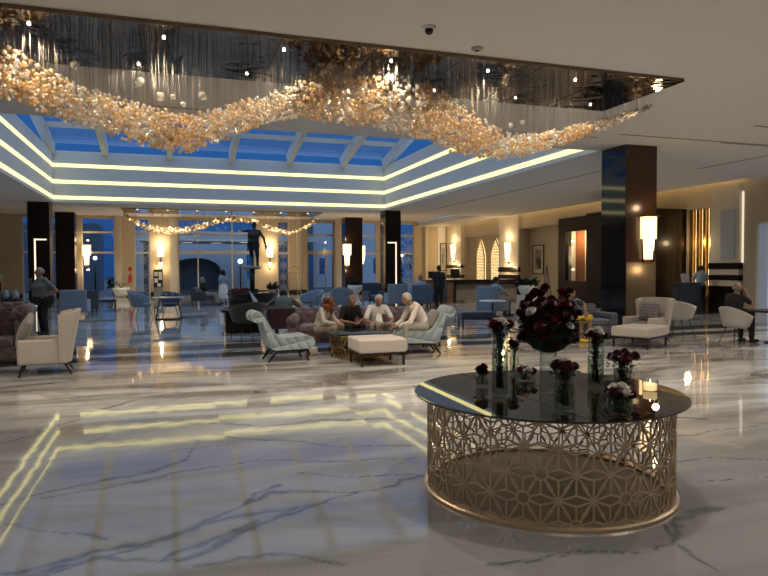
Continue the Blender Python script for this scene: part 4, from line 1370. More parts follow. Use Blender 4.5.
rg = random.Random(11)
VZ = TH + .001
LEAVES = []
specs = [
    # x, y, R, H, label, heads, spread, r, white, bowl, flower label
    (2.275, 4.18, .060, .49, 'tall clear cylinder vase nearest the left edge of the round table', 8, .085, .042, 3, False, 'bunch of dark red and white roses in the tall left vase'),
    (2.32, 4.55, .052, .10, 'low small glass vase at the far left of the round table', 3, .035, .040, 0, False, 'pair of dark roses low at the far left of the table'),
    (2.84, 4.96, .042, .23, 'narrow vase behind the tall left vase', 4, .045, .038, 0, False, 'dark roses peeking left of the tall left vase'),
    (2.78, 4.67, .080, .06, 'shallow glass dish vase in the middle left of the table', 7, .075, .034, 3, False, 'low white and dark flower cluster in the shallow dish'),
    (2.43, 3.60, .072, .27, 'stout cylinder vase closest to the front of the table', 8, .080, .042, 2, False, 'dark red roses with white ones behind in the front vase'),
    (3.12, 4.20, .062, .39, 'tall cylinder vase right of the big centre bouquet', 8, .080, .040, 3, False, 'dark and white flowers in the tall vase right of the big bouquet'),
    (3.38, 4.21, .074, .21, 'medium vase of packed leaves near the right of the table', 8, .110, .044, 0, False, 'wide dark red rose bunch near the right edge of the table'),
    (2.70, 3.39, .080, .115, 'low round bowl vase at the front right of the table', 7, .085, .042, 3, True, 'red and white roses in the low bowl vase'),
]
for i, (x, y, R_, H_, lab, n_, sp_, r_, wh, bowl, fl_) in enumerate(specs):
    vase(lab, x, y, R_, H_, 0, 0, 0, i, bowl=bowl)
    bouquet(fl_, x, y, VZ + H_ + .012, disc_heads(n_, sp_, r_, rg, wh), i, stems=(R_ * .85, H_ * .92), leaves=26 if i != 6 else 60, spread=sp_)
# dense foliage inside the packed vases
for (x, y, R_, H_) in ((2.43, 3.60, .072, .27), (3.38, 4.21, .074, .21), (2.70, 3.39, .080, .115), (3.12, 4.20, .062, .39), (2.275, 4.18, .060, .49)):
    q = MB()
    for k in range(90):
        a = rg.uniform(0, 2 * PI); r0 = rg.uniform(0, R_ * .7); leafq(q, (math.cos(a) * r0, math.sin(a) * r0, rg.uniform(.04, H_ * .9)), (math.cos(a) * .3, math.sin(a) * .3, rg.uniform(.4, 1)), .035, .010)
    o = q.build('leaf_filling', M_LEAF, None, (x, y, VZ)); LEAVES.append(o)
# centre piece: cylinder, shallow bowl on top, very large dark bouquet
t = thing('glass_vase', 'tall clear cylinder with a shallow bowl carrying the big centre bouquet', 'vase', (2.67, 4.16, VZ))
q = MB(); q.lathe([(.064, 0), (.064, .30), (.060, .30), (.060, .018), (0, .018)], 32); q.build('glass', M_VGLASS, t)
q = MB(); q.lathe([(.0, .30), (.06, .302), (.12, .33), (.155, .375), (.151, .377), (.117, .336), (.055, .310), (0, .308)], 32); q.build('bowl', M_VGLASS, t)
heads = []
for k in range(64):
    ph = math.acos(1 - 1.55 * (k + .5) / 64); th_ = k * 2.39996
    rr = .185
    heads.append((math.sin(ph) * math.cos(th_) * rr * 1.0, math.sin(ph) * math.sin(th_) * rr, math.cos(ph) * rr * 1.02 + rg.uniform(-.015, .015), rg.uniform(.042, .058), rg.choice((0, 0, 0, 1))))
for _k in range(26):
    a_ = rg.uniform(0, 2 * PI); z_ = rg.uniform(-.10, .26); w_ = math.sqrt(max(.02, 1 - (z_ / .3) ** 2)) * rg.uniform(.19, .235)
    heads.append((math.cos(a_) * w_, math.sin(a_) * w_, z_, rg.uniform(.036, .05), rg.choice((0, 0, 0, 1))))
heads += [(-.20, -.08, .12, .04, 2), (.03, -.23, .02, .03, 2), (.12, -.10, .27, .04, 0), (-.03, 0, .29, .045, 0), (-.22, -.02, .16, .045, 0)]
b_ = bouquet('big round bouquet of dark red roses in the centre of the round table', 2.67, 4.16, VZ + .50, heads, 77, leaves=260, spread=.24)
MB().ball((0, 0, -.02), .20, 16, 10, s=(1, 1, .9)).build('greenery', M_LEAF, b_)
# candle in a glass
t = thing('candle', 'lit candle in a glass holder at the right of the round table', 'candle', (3.43, 3.96, VZ))
MB().lathe([(.055, 0), (.058, .085), (.055, .085), (.052, .006), (0, .006)], 28).build('holder', M_VGLASS, t)
MB().lathe([(0, .007), (.050, .007), (.050, .055), (0, .053)], 24).build('wax', emi('warm_wax', (1, .66, .30), .9), t)
MB().lathe([(.0, .056), (.006, .064), (0, .082)], 8).build('flame', emi('flame', (1, .75, .35), 12), t)

# ================================================================== LEFT FOREGROUND SEATS
wing_chair('wing_armchair', 'cream wing armchair on dark legs, nearest seat at the left', 'armchair', (-1.90, 11.42, 0), R(-84), F_CREAM, .90)
cushion('beige pillow leaning on the cream wing armchair at the left', (-2.22, 11.42, .70), R(-84), .48, .46, F_TAUPE, .42, 'pillow', th=.10, roll=.30)
sofa('rolled_arm_sofa', 'brown tufted sofa with a rolled arm behind the cream wing armchair', (-3.66, 13.0, 0), R(0), 2.5, .95, 1.06, F_BROWN, F_BROWN, armh=1.02)
cushion('dark cushion on the brown rolled arm sofa', (-3.25, 12.95, .74), 0, .50, .46, F_DARK, .3)
# ================================================================== CENTRE GROUP
slipper_chair('pale blue tufted slipper chair with scrolled back, left of the seated group', (1.95, 11.62, 0), R(94), F_ICE, .92)
slipper_chair('pale blue tufted slipper chair under the man in the cream shirt', (4.60, 11.72, 0), R(-100), F_ICE, .93)
cushion('taupe cushion behind the man in the cream shirt', (4.89, 11.77, .66), R(-100), .40, .36, F_TAUPE, .42)
ottoman('square cream ottoman on a dark frame in front of the coffee table', (3.38, 10.64, 0), 0, .84, .80, F_CREAM2, .46)
sofa('tufted_sofa', 'long mauve tufted sofa behind the coffee table', (3.86, 13.30, 0), R(-16), 3.05, .95, .80, F_PURPLE, F_PURPLE, armh=.66)
t = thing('coffee_table', 'round dark topped coffee table on a pierced brass drum', 'table', (3.36, 11.62, 0))
MB().lathe([(0, .44), (.62, .44), (.63, .455), (.62, .47), (0, .47)], 48).build('top', pm('dark_top', (.02, .017, .016), .15), t)
q = MB(); RC = .54
for c in range(11):
    for r_ in range(3):
        a = (c + .5 * (r_ % 2)) / 11 * 2 * PI; z = .03 + r_ * .2
        for k in range(8):
            b2 = (k + .5) * PI / 4; a2 = a + math.cos(b2) * .15 / RC; z2 = min(.44, max(.02, z + math.sin(b2) * .15))
            q.bar((RC * math.cos(a), RC * math.sin(a), z), (RC * math.cos(a2), RC * math.sin(a2), z2), .026, .012, (math.cos(a), math.sin(a), 0))
for z in (.015, .43): q.lathe([(RC - .01, z - .015), (RC + .01, z - .015), (RC + .01, z + .015), (RC - .01, z + .015), (RC - .01, z - .015)], 48)
q.build('pierced_drum', M_BRASS, t)
t = thing('handbag', 'small cream bag on the floor between pale chair and coffee table', 'bag', (2.50, 11.98, 0), .4)
MB().rbox(-.13, .13, -.06, .06, 0, .17, .04, puff=.02).build('body', pm('bag_cream', (.55, .47, .38), .6), t)
MB().tube([(-.08, 0, .15), (-.06, 0, .24), (.06, 0, .24), (.08, 0, .15)], .009, 6).build('strap', pm('bag_strap', (.4, .33, .26), .6), t)
# ================================================================== BEHIND THE GROUP, LEFT
tub_chair('dark grey tub chair left of and behind the pale slipper chair', (1.62, 14.9, 0), R(200), F_DARK, F_DARK, 1.15, .80)
t = thing('side_table', 'low dark table with white papers behind the dark tub chair', 'table', (1.75, 17.2, 0))
MB().box(-.55, .55, -.4, .4, .54, .60).build('top', M_DWOOD, t)
MB().box(-.45, .45, -.32, .32, 0, .54).build('base', M_DWOOD, t)
o = MB().box(-.15, .15, -.11, .11, 0, .012).build('paper_sheet', M_WHITE, None, (1.55, 17.0, .60)); o.rotation_euler.z = .3; tag(o, 'white paper lying on the left end of the low dark table', 'paper')
o = MB().box(-.15, .15, -.11, .11, 0, .012).build('paper_sheet', M_WHITE, None, (1.95, 17.05, .60)); o.rotation_euler.z = -.1; tag(o, 'white paper lying on the right end of the low dark table', 'paper')
box_armchair('burgundy armchair seen from behind under the bending person', (2.62, 15.75, 0), R(176), F_BURG, .92, .72)
# steel blue chairs and table behind the mauve sofa
tub_chair('light grey tub chair behind the mauve sofa, left of the red haired woman', (4.45, 21.4, 0), R(-60), F_BLUEG, F_DARK, 1.15, .82)
t = thing('low_table', 'round blue topped low table behind the red haired woman', 'table', (5.6, 22.6, 0))
MB().lathe([(0, .70), (.42, .70), (.43, .72), (.42, .74), (0, .74)], 32).build('top', F_BLUEG, t); MB().lathe([(.22, 0), (.2, .02), (.03, .05), (.03, .70)], 16).build('pedestal', M_BLACK, t)
tub_chair('blue grey tub chair just behind the red haired woman', (5.55, 21.3, 0), R(160), F_BLUEG, F_BLUEG, 1.15, .90)
# back row of blue armchairs
box_armchair('dark blue armchair beside the white urn near the back column', (8.55, 27.3, 0), R(10), F_NAVY, .85, 1.02, F_BLUE)
box_armchair('pale blue armchair seen from behind, in front of the right back column', (8.86, 25.2, 0), R(176), F_BLUEG, .86, 1.02)
box_armchair('blue armchair seen from behind with two heads above it', (9.80, 24.8, 0), R(170), F_BLUE, .86, .98)
box_armchair('small navy chair right of the blue armchair with two heads', (11.0, 26.0, 0), R(200), F_NAVY, .80, .85)
t = thing('pedestal_urn', 'white pedestal urn with leaves between the entrance and the blue armchairs', 'planter', (7.95, 28.2, 0))
MB().lathe([(.32, 0), (.32, .08), (.24, .14), (.18, .30), (.14, .42), (.16, .46), (.10, .50), (.22, .58), (.34, .78), (.36, .90), (.32, .90), (.28, .78), (0, .7)], 28).build('urn', M_WHITE, t)
q = MB(); rg = random.Random(5)
for k in range(120):
    a = rg.uniform(0, 2 * PI); leafq(q, (math.cos(a) * .05, math.sin(a) * .05, .8 + rg.uniform(0, .1)), (math.cos(a), math.sin(a), rg.uniform(.4, 3)), rg.uniform(.2, .45), .03)
q.build('leaves', M_LEAF, t)
# ================================================================== LEFT BACK SEATS
box_armchair('grey blue armchair seen from behind, right of the standing man', (-3.15, 24.2, 0), R(176), F_BLUEG, .86, .98, legm=M_BRASS)
box_armchair('dark armchair hidden behind the grey blue armchair', (-3.05, 26.0, 0), R(200), F_DARK, .82, .90)
ottoman('long navy bench before the leftmost blue window', (-2.60, 28.0, 0), 0, .95, .45, F_NAVY, .46, 'bench', 'bench', M_BLACK, .36)
tub_chair('blue cantilever tub chair left of the small black table', (-.95, 22.7, 0), R(75), F_BLUEG, F_BLUEG, 1.12, .88, M_BLACK)
t = thing('bistro_table', 'small black trestle table with a pale top before the windows', 'table', (-.10, 22.5, 0))
MB().rbox(-.52, .52, -.35, .35, .70, .74, .02).build('top', pm('pale_top', (.35, .37, .38), .2), t)
for sx_ in (-1, 1):
    MB().tube([(sx_ * .28, -.28, .70), (sx_ * .40, -.30, .02)], .025, 6, mi=0).build('leg', M_BLACK, t); MB().tube([(sx_ * .28, .28, .70), (sx_ * .40, .30, .02)], .025, 6).build('leg', M_BLACK, t)
MB().box(-.42, .42, -.31, -.27, 0, .05).build('stretcher', M_BLACK, t)
tub_chair('navy tub chair behind the small black trestle table', (-.05, 23.4, 0), R(0), F_NAVY, F_NAVY, 1.0, .86, M_BLACK)
for i, (x, y) in enumerate(((-.18, 22.55), (.02, 22.6))):
    t = thing('drinking_glass', ['clear glass, left of the two on the black trestle table', 'clear glass, right of the two on the black trestle table'][i], 'glass', (x, y, .741))
    MB().lathe([(.03, 0), (.038, .12), (.035, .12), (.028, .006), (0, .006)], 16).build('glass', M_VGLASS, t); MB().lathe([(0, .008), (.027, .008), (.032, .06), (0, .06)], 12).build('water', M_WATER, t)
t = thing('bowl_planter', 'white bowl planter on the floor below the fire extinguisher', 'planter', (-2.85, 41.2, 0))
MB().lathe([(.22, 0), (.34, .12), (.46, .42), (.48, .58), (.44, .58), (.42, .45), (0, .4)], 28).build('bowl', M_WHITE, t)
q = MB()
for k in range(9):
    a = rg.uniform(0, 2 * PI); q.tube([(0, 0, .42), (math.cos(a) * .15, math.sin(a) * .15, .75), (math.cos(a) * .5, math.sin(a) * .3, .80 + rg.uniform(0, .2))], .012, 5)
q.build('branches', M_LEAF, t)
t = thing('fire_extinguisher', 'red fire extinguisher hung on the pier left of the star lattice window', 'fire extinguisher', (-2.42, YF - .12, .85))
MB().lathe([(.0, 0), (.08, .01), (.085, .08), (.085, .38), (.05, .46), (.025, .50), (.02, .54)], 18).build('cylinder', pm('ext_red', (.55, .02, .02), .3), t)
MB().tube([(.03, 0, .52), (.12, 0, .46), (.12, 0, .2)], .012, 6).build('hose', M_BLACK, t); MB().box(-.04, .06, -.02, .02, .53, .58).build('handle', M_BLACK, t)
o = MB().box(-.10, .10, 0, .012, 0, .26).build('wall_sign', pm('sign_red', (.50, .03, .03), .4), None, (-2.42, YF - .012, 1.55)); tag(o, 'small red sign above the fire extinguisher', 'sign')
t = thing('magazine_stand', 'dark stand with white leaflets under the two tier wall light', 'stand', (-.78, 41.9, 0))
MB().box(-.27, .27, -.15, .2, 0, .55).build('base', pm('grey_box', (.20, .21, .23), .4), t); MB().box(-.27, .27, .0, .12, .55, 1.65).build('back_panel', M_BLACK, t)
for z, x in ((1.25, -.12), (1.25, .12), (.85, -.12), (.60, .05), (1.02, .13)): MB().box(x - .10, x + .10, -.04, 0, z, z + .26 if z > .7 else z + .2).build('leaflet', M_WHITE, t)
t = thing('console_table', 'narrow console with cups beyond the brown sofa at the left', 'table', (-4.35, 19.6, 0))
MB().box(-.5, .5, -.25, .25, .80, .85).build('top', M_DWOOD, t)
for a in (-1, 1):
    for b_ in (-1, 1): MB().box(*sorted((a * .46, a * .41)), *sorted((b_ * .22, b_ * .17)), 0, .80).build('leg', M_DWOOD, t)
for i, (x, lab) in enumerate(((-4.0, 'white jug, nearest the standing man on the narrow console'), (-4.22, 'white jug in the middle of the narrow console'), (-4.45, 'white jug at the left of the narrow console'))):
    t = thing('jug', lab, 'jug', (x, 19.55, .851), 0)
    MB().lathe([(.05, 0), (.09, .05), (.085, .14), (.05, .20), (.06, .26), (.055, .26), (0, .2)], 18).build('body', pm('blue_china', (.30, .34, .42), .25), t)
    MB().tube([(.05, 0, .23), (.13, 0, .18), (.08, 0, .08)], .01, 6).build('handle', pm('blue_china', (.30, .34, .42), .25), t)
# far pair by the large window
box_armchair('dark low armchair before the large window, with a person lounging', (1.35, 30.6, 0), R(60), F_DARK, 1.0, .80)
cushion('pale blue cushion on the dark low armchair before the large window', (1.12, 30.72, .66), R(60), .5, .36, F_BLUEG, .5)
box_armchair('dark low armchair right of the lounging person, by the plinth', (3.0, 30.1, 0), R(150), F_DARK, .95, .72)
# luggage cart
t = thing('luggage_cart', 'brass birdcage luggage cart by the entrance door', 'luggage cart', (7.65, 41.7, 0))
MB().rbox(-.42, .42, -.28, .28, .18, .26, .03).build('platform', M_BASE, t)
for sx_ in (-1, 1):
    for sy_ in (-1, 1):
        MB().tube([(sx_ * .38, sy_ * .25, .26), (sx_ * .38, sy_ * .25, 1.35), (sx_ * .25, sy_ * .17, 1.72), (0, 0, 1.88)], .018, 8).build('post', M_BRASS, t)
        MB().tube([(sx_ * .3, sy_ * .2 - .02, .08), (sx_ * .3, sy_ * .2 + .02, .08)], .08, 14).build('wheel', M_BLACK, t)
MB().tube([(-.38, 0, 1.40), (.38, 0, 1.40)], .014, 8).build('hanger_rail', M_BRASS, t); MB().ball((0, 0, 1.93), .05).build('finial', M_BRASS, t)

# ================================================================== STATUE AND ITS BASE
t = thing('statue_plinth', 'stepped dark round plinth with a shelf of small things under the statue', 'plinth', (3.1, 26.2, 0))
MB().lathe([(1.15, 0), (1.15, .12), (.95, .14), (.95, .62), (1.02, .64), (1.02, .70), (0, .70)], 40).build('drum', M_DWOOD, t)
MB().box(-.2, .2, -.2, .2, .70, .86).build('socket', M_BLACK, t)
MB().tube([(0, 0, .8), (0, 0, 1.66)], .085, 14).build('post', M_BLACK, t)
q = MB().at(-.05, 0, 1.70, rx=R(-8)); q.lathe([(0, -.03), (.36, -.03), (.40, 0), (.36, .03), (0, .03)], 36); q.build('disc', pm('stone_disc', (.36, .33, .27), .4), t)
t = thing('potted_plant', 'small leafy plant in a white bowl on the right of the statue plinth', 'plant', (3.85, 25.9, .70))
MB().lathe([(.07, 0), (.14, .10), (.13, .11), (0, .08)], 18).build('bowl', M_WHITE, t)
q = MB()
for k in range(60):
    a = rg.uniform(0, 2 * PI); leafq(q, (0, 0, .1), (math.cos(a), math.sin(a), rg.uniform(.3, 2.5)), rg.uniform(.2, .42), .03)
q.build('leaves', M_LEAF, t)
t = thing('potted_plant', 'row of small red flowers in a trough on the left of the statue plinth', 'plant', (2.55, 25.75, .70))
MB().box(-.35, .35, -.1, .1, 0, .10).build('trough', M_BASE, t)
q = MB()
for k in range(40): q.ball((rg.uniform(-.34, .34), rg.uniform(-.1, .1), .12 + rg.uniform(0, .08)), .035, 6, 4)
q.build('red_flowers', M_ROSE2, t)

# ================================================================== RECEPTION SIDE
t = thing('reception_desk', 'long dark topped reception desk before the arched screens', 'desk', (13.9, 28.2, 0))
MB().box(-2.5, 2.3, -.45, .45, 1.02, 1.10).build('worktop', M_DWOOD, t)
MB().box(-2.35, -1.2, -.38, .35, 0, 1.02).build('wood_panel', wood('desk_wood', (.16, .08, .035), (.26, .14, .065), .35), t)
MB().box(-1.15, 2.2, -.30, .35, .12, 1.02).build('front_panel', pm('desk_front', (.22, .19, .16), .4, noise=.1, nscale=5), t)
MB().box(-1.2, -1.1, -.42, -.3, 0, .95).build('post', M_BLACK, t); MB().box(-1.2, 2.2, -.42, -.30, .88, .95).build('rail', M_BLACK, t)
for i, (x, lab) in enumerate(((11.75, 'small black screen on the left end of the reception desk'), (12.9, 'taller black screen on the reception desk by the pilaster'))):
    t = thing('monitor', lab, 'monitor', (x, 28.15, 1.101), R(170))
    MB().box(-.22, .22, -.02, .02, .08, .40 + .12 * i).build('screen', M_BLACK, t); MB().box(-.10, .10, -.08, .08, 0, .012).build('foot', M_BLACK, t); MB().tube([(0, .01, .01), (0, .01, .2)], .02, 8).build('stand', M_BLACK, t)
t = thing('low_wall_shelf', 'dark low shelf against the wall left of the waiter', 'shelf', (11.4, 33.5, 0))
MB().box(-.8, .9, -.25, .25, .78, .84).build('top', M_DWOOD, t); MB().box(-.75, .85, -.2, .2, 0, .78).build('body', M_DWOOD, t)
box_armchair('grey blue armchair with a seated man in a dark cap', (10.45, 19.75, 0), R(112), F_BLUEG, .88, 1.04)
ottoman('navy bench right of the pale chair with the cream shirted man', (7.95, 15.95, 0), R(-8), .98, .48, F_NAVY, .45, 'bench', 'bench', M_BLACK, .26)
t = thing('side_table', 'small white topped round table before the man in the cap', 'table', (9.75, 18.4, 0))
MB().lathe([(0, .58), (.42, .58), (.43, .60), (.42, .62), (0, .62)], 32).build('top', M_WHITE, t); MB().lathe([(.24, 0), (.22, .02), (.03, .05), (.03, .58)], 16).build('pedestal', M_BLACK, t)
t = thing('bowl_planter', 'white bowl of dark plants on a pale pedestal left of the big bouquet', 'planter', (12.85, 21.5, 0))
MB().box(-.28, .28, -.28, .28, 0, .62).build('pedestal', M_PALE, t)
MB().lathe([(.16, .62), (.26, .70), (.38, 1.0), (.35, 1.0), (0, .9)], 28).build('bowl', M_WHITE, t)
q = MB()
for k in range(150):
    a = rg.uniform(0, 2 * PI); leafq(q, (math.cos(a) * .15, math.sin(a) * .15, .95), (math.cos(a), math.sin(a), rg.uniform(.1, 1.6)), rg.uniform(.2, .45), .05)
q.build('leaves', M_LEAF, t)
sofa('plaid_sofa', 'blue grey plaid sofa left of the big dark column', (8.95, 12.85, 0), 0, 1.75, .90, .78, F_PLAIDB, F_PLAIDB, 'box', .60, seats=2)
ottoman('square cream ottoman turned cornerwise before the plaid sofa', (9.30, 11.05, 0), R(-63), .80, 1.02, F_CREAM, .43)
wing_chair('wing_armchair', 'cream wing armchair with plaid seat beside the big dark column', 'armchair', (10.08, 11.75, 0), R(-78), F_CREAM, .86, F_PLAID)
cushion('plaid cushion in the cream wing armchair beside the big column', (10.17, 11.78, .66), R(-78), .44, .40, F_PLAID, .3)
tub_chair('grey tub chair with white rim right of the cream wing armchair', (11.35, 12.20, 0), R(110), F_LGREY, F_GREY, 1.12, .80)
tub_chair('white and grey tub chair under the bald man at the right', (11.62, 10.78, 0), R(96), F_LGREY, F_GREY, .90, .90)
t = thing('dining_table', 'dark round table at the right edge with a cup on it', 'table', (12.45, 10.45, 0))
MB().lathe([(0, .68), (.60, .68), (.62, .695), (.60, .71), (0, .71)], 40).build('top', M_DWOOD, t); MB().lathe([(.30, 0), (.28, .025), (.05, .06), (.05, .68)], 20).build('pedestal', M_BLACK, t)
t = thing('cup', 'small white cup on the dark table at the right edge', 'cup', (12.15, 10.35, .711)); MB().lathe([(.025, 0), (.04, .07), (.036, .07), (.02, .008), (0, .008)], 16).build('body', M_WHITE, t); MB().tube([(.036, 0, .06), (.065, 0, .04), (.03, 0, .02)], .005, 6).build('handle', M_WHITE, t)
t = thing('podium', 'dark counter where the clerk stands before the gold panel', 'counter', (17.45, 18.25, 0))
MB().box(-.55, .35, -.22, .22, 0, 1.06).build('body', M_BLACK, t); MB().box(-.6, .4, -.26, .26, 1.06, 1.11).build('top', M_BLACK, t)
t = thing('open_book', 'white open book standing on the dark counter by the clerk', 'book', (17.35, 18.2, 1.111), .2)
q = MB(); q.add([(-.2, .05, 0), (0, .1, 0), (0, .16, .32), (-.2, .11, .30), (.2, .05, 0), (.2, .11, .30)], [(0, 1, 2, 3), (1, 4, 5, 2)]); o = q.build('pages', M_WHITE, t)
m = o.modifiers.new('s', 'SOLIDIFY'); m.thickness = .02
MB().box(-.2, .2, .12, .22, 0, .02).build('stand', M_BLACK, t)

# ================================================================== PEOPLE
def skin_m(name, c): return pm(name, c, .55, noise=.06, nscale=30)


SK1 = skin_m('skin_tan', (.36, .19, .125)); SK2 = skin_m('skin_fair', (.48, .29, .21)); SK3 = skin_m('skin_brown', (.20, .105, .065))


def taper(q, a, b, r0, r1, n=12):
    """rounded tapered limb segment"""
    a = Vector(a); b = Vector(b); d = b - a; L_ = d.length
    if L_ < 1e-5: return
    d.normalize()
    pts = []; rad = []
    for k in range(4):
        t = PI / 2 * k / 4; pts.append(a - d * r0 * math.cos(t)); rad.append(max(.002, r0 * math.sin(t)))
    for k in range(5): pts.append(a.lerp(b, k / 4)); rad.append(r0 + (r1 - r0) * k / 4)
    for k in range(1, 5):
        t = PI / 2 * k / 4; pts.append(b + d * r1 * math.sin(t)); rad.append(max(.002, r1 * math.cos(t)))
    q.tube(pts, rad, n)


def loft(q, rings, n=18):
    """rings: (centre, xaxis, yaxis, rx, ry)"""
    vs = []; fs = []
    for c, xa, ya, rx, ry in rings:
        for k in range(n):
            t = 2 * PI * k / n; p = c + xa * (math.cos(t) * rx) + ya * (math.sin(t) * ry); vs.append(tuple(p))
    for i in range(len(rings) - 1):
        for k in range(n): fs.append((i * n + k, i * n + (k + 1) % n, (i + 1) * n + (k + 1) % n, (i + 1) * n + k))
    fs.append(tuple(reversed(range(n)))); fs.append(tuple((len(rings) - 1) * n + k for k in range(n)))
    q.add(vs, fs, 0, True)


def fuse(q, name, mat, parent, vox, extra=None):
    o = q.build(name, mat, parent)
    m = o.modifiers.new('r', 'REMESH'); m.mode = 'VOXEL'; m.voxel_size = vox; m.use_smooth_shade = True
    m2 = o.modifiers.new('s', 'SMOOTH'); m2.factor = .5; m2.iterations = 2
    set_eval(o)
    if extra is not None:                       # fingers join the same mesh after the fuse
        me = o.data
        V = [tuple(v.co) for v in me.vertices]; F = [tuple(p.vertices) for p in me.polygons]
        b = len(V); V += extra.v; F += [tuple(b + i for i in f) for f in extra.f]
        nm = bpy.data.meshes.new(name); nm.from_pydata(V, [], F); nm.materials.append(mat if not isinstance(mat, list) else mat[0])
        nm.polygons.foreach_set('use_smooth', [True] * len(F)); nm.update(); o.data = nm
    return o


def person(label, loc, rz, ph, top, bottom, skin, hair=None, hairstyle='short', lean=0., side=0., s=1.0, knees=None, feet=None, elbows=None, hands=None,
           sleeve='short', legs_='long', head=(0, 0), shoes=None, fem=False, vox=.016, fine=False, cap=None, fat=0., solo=None, name='person', tilt=0.):
    """origin on the floor under the hips, facing -Y. ph hip height; joints given per side (+x side first)"""
    t = thing(name, label, 'person' if solo is None else 'statue', loc, rz)
    up = Vector((math.sin(side), -math.sin(lean), math.cos(lean))).normalized(); xa = Vector((1, 0, 0)); xa = (xa - up * xa.dot(up)).normalized(); ya = xa.cross(up) * -1
    P = Vector((0, 0, ph))

    def tp(h, x=0, y=0):       # point on the torso axis, bent forward a little more towards the top
        c = P + Vector((0, 0, 1)) * min(h, .12) + up * max(0, h - .12)
        return c + xa * x - ya * y if False else c + xa * x + Vector((0, -1, 0)) * y
    sw = (.175 if not fem else .155) * s
    def torso(q, g):
        R_ = [(-.10, .13, .10), (-.02, .165 + (.01 if fem else 0), .115), (.08, .150, .105), (.20, .135 - (.015 if fem else 0), .10), (.33, .160, .115), (.44, .168, .105), (.50, .13, .085), (.54, .07, .065)]
        loft(q, [(tp(h * s), xa, ya, (rx + fat * .8 * (1 if h < .4 else .3)) * s + g, (ry + fat * (1 if 0 <= h < .4 else .2)) * s + g) for h, rx, ry in R_])
    sh = [tp(.475 * s, sg * sw) for sg in (1, -1)]
    if knees is None: knees = [(.10, -.03, .50), (-.10, -.03, .50)]
    if feet is None: feet = [(.11, .02, .09), (-.11, .02, .09)]
    if elbows is None: elbows = [tuple(sh[i] + Vector(((.06, -.06)[i], .03, -.28 * s))) for i in (0, 1)]
    if hands is None: hands = [tuple(Vector(elbows[i]) + Vector(((.01, -.01)[i], -.07, -.24 * s))) for i in (0, 1)]
    knees = [Vector(k) for k in knees]; feet = [Vector(k) for k in feet]; elbows = [Vector(k) for k in elbows]; hands = [Vector(k) for k in hands]
    hips = [P + Vector((sg * .09 * s, 0, -.03 * s)) for sg in (1, -1)]
    nb = tp(.53 * s); hd = Vector((math.sin(head[0]), -math.cos(head[0]), 0))   # face direction from turn
    hc = tp(.68 * s) + hd * .035 * s + Vector((0, 0, -.01)) - Vector((0, 0, 1)) * tilt * .03
    q = MB(); torso(q, 0)
    taper(q, tp(.48 * s), hc - Vector((0, 0, .03)), .058 * s, .052 * s)
    for i in (0, 1):
        taper(q, tp(.47 * s, (1, -1)[i] * .08 * s), sh[i], .06 * s, .056 * s)
        taper(q, sh[i], elbows[i], .052 * s, .040 * s); taper(q, elbows[i], hands[i], .040 * s, .026 * s)
        taper(q, hips[i], knees[i], .092 * s, .060 * s); taper(q, knees[i], feet[i], .056 * s, .036 * s)
        fd = (feet[i] - knees[i]); f2 = Vector((0, -1, 0)) if abs(fd.z) > .1 else Vector((0, -1, 0))
        heel = feet[i] + Vector((0, .03, -.05)); taper(q, heel, heel + Vector(((.02, -.02)[i], -.17 * s, -.005)), .036, .028)
        taper(q, feet[i], heel, .036, .034)
    # head
    rot = hd.to_track_quat('-Y', 'Z').to_matrix().to_4x4() @ Matrix.Rotation(tilt, 4, 'X')
    q.T = Matrix.Translation(hc) @ rot @ Matrix.Scale(s, 4)
    q.ball((0, .012, .025), .092, 16, 12, s=(.86, 1.05, 1.08)); q.ball((0, -.020, -.045), .066, 14, 10, s=(.86, .95, 1.0)); q.ball((0, -.055, -.085), .026, 10, 8)
    taper(q, (0, -.088, .010), (0, -.112, -.028), .010, .015, 8); q.ball((0, -.082, -.066), .018, 8, 6, s=(1.3, .7, .5))
    for sg in (1, -1): q.ball((sg * .080, .012, -.008), .024, 8, 6, s=(.45, .8, 1.2)); taper(q, (sg * .018, -.086, .022), (sg * .045, -.078, .022), .010, .008, 6)
    q.T = Matrix.Identity(4)
    fx = MB()
    for i in (0, 1):
        d = (hands[i] - elbows[i]).normalized(); sd = d.cross(Vector((0, 0, 1))); sd = sd.normalized() if sd.length > .1 else Vector((0, 1, 0)); nn = sd.cross(d)
        pc = hands[i] + d * .045 * s
        q.T = Matrix(((sd.x, d.x, nn.x, pc.x), (sd.y, d.y, nn.y, pc.y), (sd.z, d.z, nn.z, pc.z), (0, 0, 0, 1)))
        q.ball((0, 0, 0), .048 * s, 10, 8, s=(.85, 1.05, .42)); q.T = Matrix.Identity(4)
        for k, (off, L_) in enumerate(((-.030, .062), (-.010, .074), (.010, .070), (.029, .054))):
            a = pc + sd * off * s + d * .030 * s; b_ = a + (d * .9 - nn * .25).normalized() * L_ * .5 * s; c_ = b_ + (d * .6 - nn * .8).normalized() * L_ * .5 * s
            fx.tube([a, b_, c_], [.0095 * s, .009 * s, .007 * s], 7)
        tsg = -1 if i == 0 else 1
        a = pc - sd * .032 * s * -tsg - d * .02 * s; b_ = a + (d * .6 + sd * tsg * .8).normalized() * .035 * s; c_ = b_ + (d * .9 + sd * tsg * .1 - nn * .3).normalized() * .03 * s
        fx.tube([a, b_, c_], [.012 * s, .010 * s, .008 * s], 7)
    fuse(q, 'body', solo or skin, t, vox, fx)
    if solo is not None: return t
    # clothes
    q = MB(); torso(q, .016)
